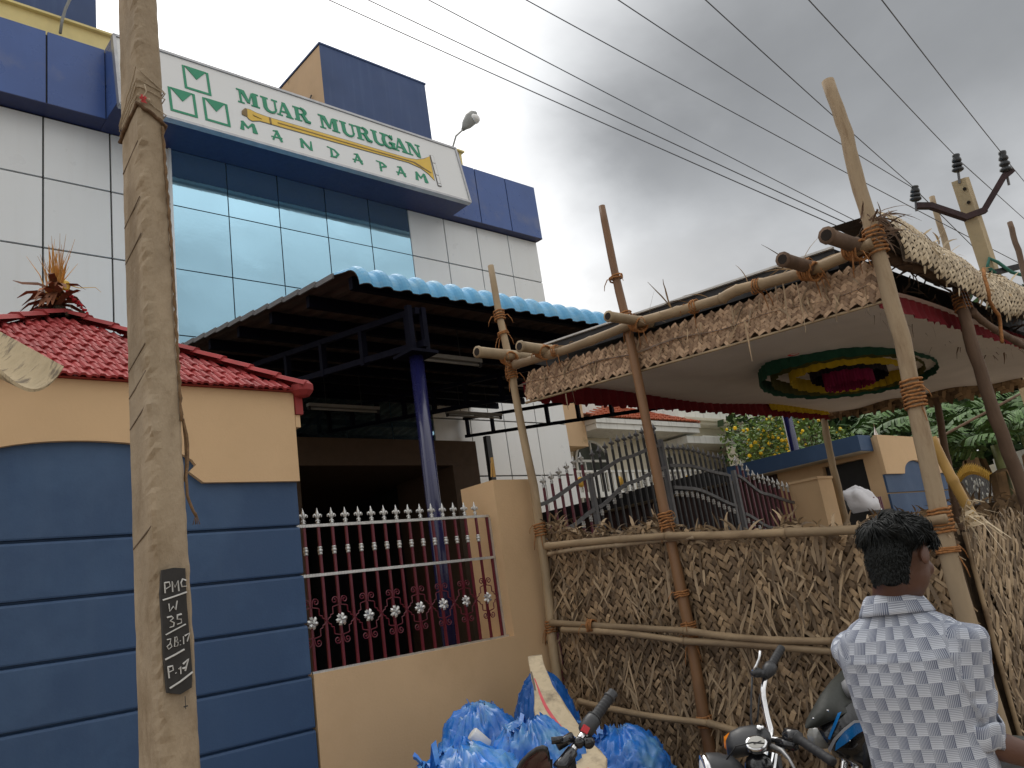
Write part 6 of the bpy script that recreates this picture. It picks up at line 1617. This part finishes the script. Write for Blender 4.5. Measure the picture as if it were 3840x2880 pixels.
MB().ball(deep(1272, 1604, 2.5), .019, 10, 7, (1.2, .8, 1)).ball(deep(1250, 1604, 2.49), .018, 10, 7).bar(deep(1203, 1612, 2.48), deep(1238, 1590, 2.50), .020, .026).bar(deep(1192, 1600, 2.47), deep(1215, 1598, 2.48), .010, .02).build('brake_clamp', 'plastic_black', ba, True)
MB().lathe(deep(1238, 1620, 2.48), deep(1212, 1655, 2.44) - deep(1238, 1620, 2.48), [(.013, 0), (.019, .004), (.020, .05), (.022, .06), (.022, .075)], 12).build('bar_sleeve', 'plastic_black', ba, True)
MB().prism([deep(1230, 1650, 2.46), deep(1240, 1620, 2.48), deep(1250, 1690, 2.46), deep(1215, 1700, 2.44)], C_FWD * .04).build('fork_crown', 'plastic_black', ba)
arc = [(1108, 1672), (1122, 1645), (1140, 1626), (1158, 1613), (1173, 1609), (1183, 1613), (1187, 1626), (1189, 1640), (1194, 1640), (1194, 1672)]
cw = MB(); inn = [(1150 + (x - 1150) * .80 + 3, 1660 + (y - 1660) * .74) for x, y in arc]
cw.grid([[deep(x, y, 2.52) for x, y in arc], [deep(x, y, 2.49) for x, y in arc], [deep(x, y, 2.485) for x, y in inn], [deep(x, y, 2.52) for x, y in inn]]).build('cowl_rim', 'plastic_black', ba, True)
mm = MB(); mm.grid([[deep(x, y, 2.53) for x, y in inn], [deep(1150 + (x - 1150) * .5, 1668 + (y - 1668) * .5, 2.58) for x, y in arc], [deep(1150 + (x - 1150) * .1, 1685, 2.60) for x, y in arc]]).build('cowl_inside', 'paint_maroon', ba, True)
# seat of another bike at the right edge
bd = thing('motorcycle', 'dark green motorcycle seat peeking out at the right below the sleeve', 'motorcycle', deep(2215, 1640, 3.0), 'motorcycles parked by the fence')
P = bike_frame(bd, deep(2330, 1560, 2.95), (.75, -.66), .05, 'plastic_olive')
MB().rings([[deep(x, y + h_ * math.sin(a) * 10, 2.85 + .12 * math.cos(a)) for a in [6.283 * k / 10 for k in range(10)]] for x, y, h_ in ((2128, 1598, .3), (2150, 1596, 1.0), (2200, 1604, 1.6), (2250, 1610, 1.8))]).build('seat_hump', 'plastic_olive', bd, True)

# ================================================================== MAN IN CHECKED SHIRT
man = thing('person', 'man in grey checked shirt seen from behind, head turned right', 'person', (2.55, 1.15, 0))
_c = deep(1955, 1400, 2.46); MC = Vector((_c.x, _c.y, 0))
ha = math.radians(9); MF = Vector((math.cos(ha), math.sin(ha), 0)); MR = Vector((MF.y, -MF.x, 0))
def W(r, f, z): return MC + MR * r + MF * f + Vector((0, 0, z * .981))
def el(c, ax, bx, a, b, n=20, p=1.0):
    return [c + ax * a * math.copysign(abs(math.cos(t)) ** p, math.cos(t)) + bx * b * math.copysign(abs(math.sin(t)) ** p, math.sin(t)) for t in [6.283 * k / n for k in range(n)]]
Z = Vector((0, 0, 1))
hd = math.radians(-10); HF = Vector((math.cos(hd), math.sin(hd), -.30)).normalized(); HR = Vector((HF.y, -HF.x, 0)).normalized(); HU = HR.cross(HF)
HC = deep(1945, 1199, 2.47) 
def Hh(r, f, u): return HC + HR * r + HF * f + HU * u
body = MB()
body.ball(HC + HU * .02, .1, 20, 14, (.76, .92, 1.0), Matrix((HR, HF, HU)).transposed())
body.ball(Hh(0, .030, -.045), .1, 16, 12, (.60, .66, .75), Matrix((HR, HF, HU)).transposed())
body.ball(Hh(0, .055, -.098), .035, 10, 8, (1, .8, .7))                       # chin
body.tube([Hh(0, .088, .012), Hh(0, .105, -.02), Hh(0, .112, -.034)], [.009, .014, .013], 8)   # nose
body.ball(Hh(0, .092, -.068), .02, 10, 6, (1.2, .55, .45))                    # lips
for s in (-1, 1):
    body.ball(Hh(s * .030, .082, .012), .013, 8, 6); body.ball(Hh(s * .032, .072, -.03), .026, 8, 6)
    body.rings([[Hh(s * (.074 + .012 * k_ * .5 + .004), -.012 + a_, b_) for a_, b_ in ((.020 * math.cos(q) * k2, -.012 + .032 * math.sin(q) * k2) for q in [6.283 * i / 14 for i in range(14)])] for k_, k2 in ((0, .7), (1, 1), (2.4, .95), (2.6, .6))])
body.tube([Hh(0, -.035, -.03), W(0, .0, 1.46), W(0, -.012, 1.40), W(0, -.01, 1.30)], [.060, .057, .066, .09], 16)
body.rings([el(W(0, 0, z), MR, MF, a, b) for z, a, b in ((.80, .155, .10), (.95, .14, .095), (1.1, .145, .10), (1.25, .165, .105), (1.34, .15, .085), (1.39, .07, .05))])
LEG = ((-.09, .0), (.09, .0))
for s in (-1, 1):
    body.tube([W(s * .085, 0, .88), W(s * .10, .01, .50), W(s * .11, -.01, .10)], [.085, .062, .042], 14)
    body.tube([W(s * .11, -.05, .04), W(s * .12, .06, .035), W(s * .125, .15, .025)], [.035, .036, .022], 10)
SH_R, EL_R = W(.170, -.01, 1.335), deep(2102, 1592, 2.33)
HA_R = deep(2330, 1668, 2.25)
SH_L, EL_L, HA_L = W(-.165, .02, 1.328), W(-.115, .16, 1.12), W(-.08, .17, .90)
def hand(mb, wr, d, palm_n):
    d = d.normalized(); s = d.cross(palm_n).normalized(); pn = s.cross(d)
    mb.tube([wr - d * .03, wr + d * .02, wr + d * .06, wr + d * .09], [.026, .032, .038, .034], 12, True, .62)
    for k, L in ((-1.5, .070), (-.5, .080), (.5, .076), (1.5, .060)):
        b = wr + d * .085 + s * k * .018; mb.tube([b - d * .02, b + d * L * .45 + pn * -.004, b + d * L * .8 - pn * .018, b + d * L - pn * .036], [.0095, .009, .008, .0065], 8)
    b = wr + d * .03 - s * .028; mb.tube([b, b + d * .03 - s * .022, b + d * .06 - s * .026 - pn * .012], [.013, .011, .008], 8)
for S_, E_, H_ in ((SH_R, EL_R, HA_R), (SH_L, EL_L, HA_L)):
    body.tube([S_, lerp(S_, E_, .5), E_, lerp(E_, H_, .3), lerp(E_, H_, .75), H_], [.052, .046, .040, .040, .030, .025], 14)
    hand(body, H_, H_ - E_, Z)
fuse(body, .0065, 'body', 'skin', man, 5)
# trousers, shoes
tr = MB(); tr.rings([el(W(0, 0, z), MR, MF, a, b) for z, a, b in ((.76, .17, .125), (.86, .168, .122), (1.0, .155, .115))])
for s in (-1, 1): tr.tube([W(s * .085, 0, .86), W(s * .10, .012, .50), W(s * .11, -.01, .06)], [.102, .078, .062], 16)
fuse(tr, .012, 'trousers', 'trousers', man, 3)
for s in (-1, 1): MB().tube([W(s * .11, -.07, .045), W(s * .115, .02, .05), W(s * .125, .12, .04), W(s * .13, .19, .03)], [.042, .046, .042, .025], 12, True, 1.0).build('shoe', 'rubber', man, True)
# shirt
sht = MB()
tor = [(.72, .188, .135, .0), (.80, .185, .132, 0), (.95, .170, .124, 0), (1.08, .174, .126, -.004), (1.20, .186, .130, -.008), (1.29, .194, .122, -.010), (1.35, .184, .104, -.008), (1.388, .146, .086, -.006), (1.417, .096, .074, -.004), (1.438, .070, .066, .0)]
sht.rings([el(W(0, fo, z), MR, MF, a, b, 28, .86) for z, a, b, fo in tor])
def sleeve(S_, E_, cut):
    e = lerp(S_, E_, cut); sht.tube([lerp(S_, E_, -.10) , S_, lerp(S_, E_, .35), lerp(S_, E_, .7), e], [.052, .068, .068, .068, .070], 18)
    return e
cR = sleeve(SH_R, EL_R, 1.02); cL = sleeve(SH_L, EL_L, 1.05)
so_ = fuse(sht, .009, 'shirt', None or 'skin', man, 6)
# wrinkles and cloth coordinates
me = so_.data; oM = origin_of(man)
at = me.attributes.new('cloth', 'FLOAT_VECTOR', 'POINT')
dR = (EL_R - SH_R).normalized(); dL = (EL_L - SH_L).normalized()
for v in me.vertices:
    p = v.co + oM; best = None
    q = p - MC; rr = q.dot(MR); ff = q.dot(MF); zz = p.z
    arm = None
    for S_, d_, s in ((SH_R, dR, 1), (SH_L, dL, -1)):
        t_ = (p - S_).dot(d_); rad = (p - S_ - d_ * t_).length
        edge = .138 + max(0, (1.28 - zz)) * .16
        if s * rr > edge and t_ > -.10 and rad < .12: arm = (S_, d_, t_)
    if arm:
        S_, d_, t_ = arm; e1 = d_.orthogonal().normalized(); e1 = (MF - d_ * MF.dot(d_)).normalized(); e2 = d_.cross(e1); w_ = p - S_ - d_ * t_
        at.data[v.index].vector = (math.atan2(w_.dot(e2), w_.dot(e1)) * .078 + 3.017, -t_ + .01, 0)
        n = noise.noise(Vector((t_ * 22, w_.dot(e1) * 9, 1))); v.co += w_.normalized() * (.0045 * n + (.0055 * math.sin(t_ * 46 + w_.dot(e1) * 22) if t_ > .15 else 0))
    else:
        an = math.atan2(rr, -ff); at.data[v.index].vector = (an * .155 if abs(ff) > .02 or abs(rr) < .1 else an * .155, zz + .018 * (1 if zz > 1.26 else 0), 0)
        dr_ = Vector((q.x, q.y, 0)).normalized(); fold = noise.noise(Vector((rr * 7 + zz * 2.0, zz * 3.2, 4))) * .007 + noise.noise(Vector((rr * 16 - zz * 9, zz * 7, 9))) * .0035
        fold += .004 * math.exp(-((rr - .06) / .012) ** 2) * (zz < 1.25) + .003 * math.exp(-((zz - 1.262) / .008) ** 2)
        v.co += dr_ * fold
me.update()
ms = bpy.data.materials.new('checked_shirt'); ms.use_nodes = True; nt2 = ms.node_tree; bs_ = nt2.nodes['Principled BSDF']; bs_.inputs['Roughness'].default_value = .9
def N2(t, **k):
    n = nt2.nodes.new(t)
    for a, b in k.items(): setattr(n, a, b)
    return n
def M2(op, a, b=None):
    n = N2('ShaderNodeMath', operation=op)
    for i, v in enumerate((a, b)):
        if v is None: continue
        if isinstance(v, (int, float)): n.inputs[i].default_value = v
        else: nt2.links.new(v, n.inputs[i])
    return n.outputs[0]
aa = N2('ShaderNodeAttribute', attribute_name='cloth'); sp2 = N2('ShaderNodeSeparateXYZ'); nt2.links.new(aa.outputs['Vector'], sp2.inputs[0])
nz_ = N2('ShaderNodeTexNoise'); nz_.inputs['Scale'].default_value = 5.0; nt2.links.new(aa.outputs['Vector'], nz_.inputs['Vector'])
wob = M2('MULTIPLY', M2('SUBTRACT', nz_.outputs[0], .5), .25)
CK = 1 / .035
U = M2('ADD', M2('MULTIPLY', M2('ADD', sp2.outputs[0], 10.0), CK), wob); V = M2('ADD', M2('MULTIPLY', M2('ADD', sp2.outputs[1], 10.0), CK), wob)
fu, fv = M2('FRACT', U), M2('FRACT', V); cu, cv = M2('FLOOR', U), M2('FLOOR', V)
par = M2('MODULO', M2('ADD', cu, cv), 2.0)
NL = 8.0
def grad(fr_):   # thin lines that thicken across the square
    ph = M2('FRACT', M2('MULTIPLY', fr_, NL)); th = M2('ADD', M2('MULTIPLY', fr_, .62), .16); return M2('LESS_THAN', ph, th)
sA, sB = grad(fu), grad(fv)
mx = M2('ADD', M2('MULTIPLY', sA, par), M2('MULTIPLY', sB, M2('SUBTRACT', 1.0, par)))
base2 = M2('ADD', M2('MULTIPLY', par, .32), .04)
fac = M2('ADD', M2('MULTIPLY', mx, .56), base2)
mc2 = N2('ShaderNodeMix', data_type='RGBA'); nt2.links.new(fac, mc2.inputs['Factor']); mc2.inputs['A'].default_value = (.64, .675, .74, 1); mc2.inputs['B'].default_value = (.085, .105, .175, 1)
nt2.links.new(mc2.outputs['Result'], bs_.inputs['Base Color'])
wv = N2('ShaderNodeTexNoise'); wv.inputs['Scale'].default_value = 500; nt2.links.new(aa.outputs['Vector'], wv.inputs['Vector']); bp2 = N2('ShaderNodeBump'); bp2.inputs['Distance'].default_value = .0008; nt2.links.new(wv.outputs[0], bp2.inputs['Height']); nt2.links.new(bp2.outputs[0], bs_.inputs['Normal'])
me.materials.clear(); me.materials.append(ms)
_m['checked_shirt'] = ms
def shirt_piece(name, rows_, uv, parent):
    mb = MB().grid(rows_); o = mb.build(name, 'checked_shirt', parent, True); a_ = o.data.attributes.new('cloth', 'FLOAT_VECTOR', 'POINT'); k = 0
    for r_ in uv:
        for w_ in r_: a_.data[k].vector = (w_[0], w_[1], 0); k += 1
    sd_ = o.modifiers.new('thick', 'SOLIDIFY'); sd_.thickness = .003; return o
# collar: stand folded down
rr_ = []; uu_ = []
for j, (k, dz, gap) in enumerate(((1.00, 1.425, 0), (.99, 1.464, .0), (1.02, 1.474, .006), (1.12, 1.468, .014), (1.26, 1.450, .018), (1.40, 1.430, .020), (1.46, 1.418, .0))):
    row = []; ur = []
    for i in range(41):
        an = lerp(-2.55, 2.55, i / 40); c_, s_ = math.cos(an), math.sin(an)      # an = 0 at the nape
        drop = .014 * (1 - c_) * .5
        row.append(W(s_ * .073 * k, -c_ * .068 * k + .0 + .004, dz - drop * (1.2 if j > 2 else .8))); ur.append((an * .075 + .005, 1.47 - .014 * j + 5))
    rr_.append(row); uu_.append(ur)
shirt_piece('shirt_collar', rr_, uu_, so_)
for c_, d_, S_ in ((cR, dR, SH_R), (cL, dL, SH_L)):
    e1 = (MF - d_ * MF.dot(d_)).normalized(); e2 = d_.cross(e1); rr_ = []; uu_ = []
    for j, (t_, r_) in enumerate(((-.062, .0765), (-.052, .0805), (-.02, .082), (.004, .081), (.012, .077), (.006, .068), (-.02, .064))):
        rr_.append([c_ + d_ * (t_ + .006 * math.sin(i * .9)) + (e1 * math.cos(6.283 * i / 36) + e2 * math.sin(6.283 * i / 36)) * (r_ + .0025 * math.sin(i * 1.7 + j)) for i in range(37)])
        uu_.append([(6.283 * i / 36 * .078 + 1.013, 5.01 + t_) for i in range(37)])
    shirt_piece('rolled_cuff', rr_, uu_, so_)
# hair: cap and layered tufts
cap = MB()
cap.ball(Hh(0, -.020, .035), .1, 20, 12, (.79, .90, .76), Matrix((HR, HF, HU)).transposed())
cap.ball(Hh(0, -.052, .0), .1, 18, 12, (.68, .58, .80), Matrix((HR, HF, HU)).transposed())
cap.ball(Hh(0, -.055, -.055), .1, 16, 10, (.52, .42, .50), Matrix((HR, HF, HU)).transposed())
hr_ = fuse(cap, .008, 'hair', 'hair_short', man, 3)
g = random.Random(5); mb = MB()
MC_ = HC + HU * .048 - HF * .012
def mop(th, el_):
    d = HR * math.cos(el_) * math.sin(th) + HF * math.cos(el_) * math.cos(th) + HU * math.sin(el_)
    k = 1 + .10 * noise.noise(d * 2.6 + Vector((4, 1, 2))) + .07 * noise.noise(d * 5.5)
    return MC_ + (HR * d.dot(HR) * .091 + HF * d.dot(HF) * .103 + HU * d.dot(HU) * (.062 if d.dot(HU) > 0 else .026)) * k, d
rs = []
for j in range(13):
    e_ = lerp(-1.2, 1.5, j / 12); rs.append([mop(6.283 * i / 30, e_)[0] for i in range(30)])
MB().rings(rs).build('hair_volume', 'hair', hr_, True)
for i in range(4200):
    th = g.uniform(-3.14, 3.14); el_ = math.asin(g.uniform(-.45, 1.0)); root, d = mop(th, el_)
    sw = Vector((noise.noise(root * 13), noise.noise(root * 13 + Vector((9, 9, 9))), noise.noise(root * 13 + Vector((2, 7, 5)))))
    flow = (d - HU * d.dot(HU)) * .7 + Vector((.45, -.40, 0)) * (.5 if d.dot(HU) > .3 else .15) + sw * 1.5 - HU * (.12 if d.dot(HU) < .5 else .0)
    tan_ = (flow - d * flow.dot(d)).normalized(); L = g.uniform(.030, .058); root = root - d * .004
    lift = g.uniform(.003, .013); p1 = root + d * lift + tan_ * L * .3; p2 = p1 + tan_ * L * .35 + d * lift * .3; p3 = p2 + tan_ * L * .32 - d * lift * .2 - HU * .003
    w_ = g.uniform(.0016, .0034); mb.tube([root, p1, p2, p3], [w_, w_ * 1.1, w_ * .8, .0003], 3, False, .6)
for i in range(2600):
    th = g.uniform(1.9, 4.38); u_ = g.uniform(-.095, .05)
    k_ = 1 if u_ > -.02 else lerp(1, .74, (-.02 - u_) / .075)
    d = HR * math.sin(th) + HF * math.cos(th); root = HC + HF * -.035 + HU * u_ + HR * d.dot(HR) * .073 * k_ + HF * d.dot(HF) * .074 * k_
    L = g.uniform(.006, .013); mb.tube([root, root + d * L * .4 - HU * L * .6, root + d * L * .35 - HU * L * 1.3 + HR * g.gauss(0, .004)], [.003, .0025, .0004], 3, False)
mb.build('hair_tufts', 'hair', hr_, True, kind='stuff')
MB().tube([Hh(s_ := .088, -.004, .012), Hh(.089, .006, .018)], .004, 6).build('ear_stud', 'chrome', man)
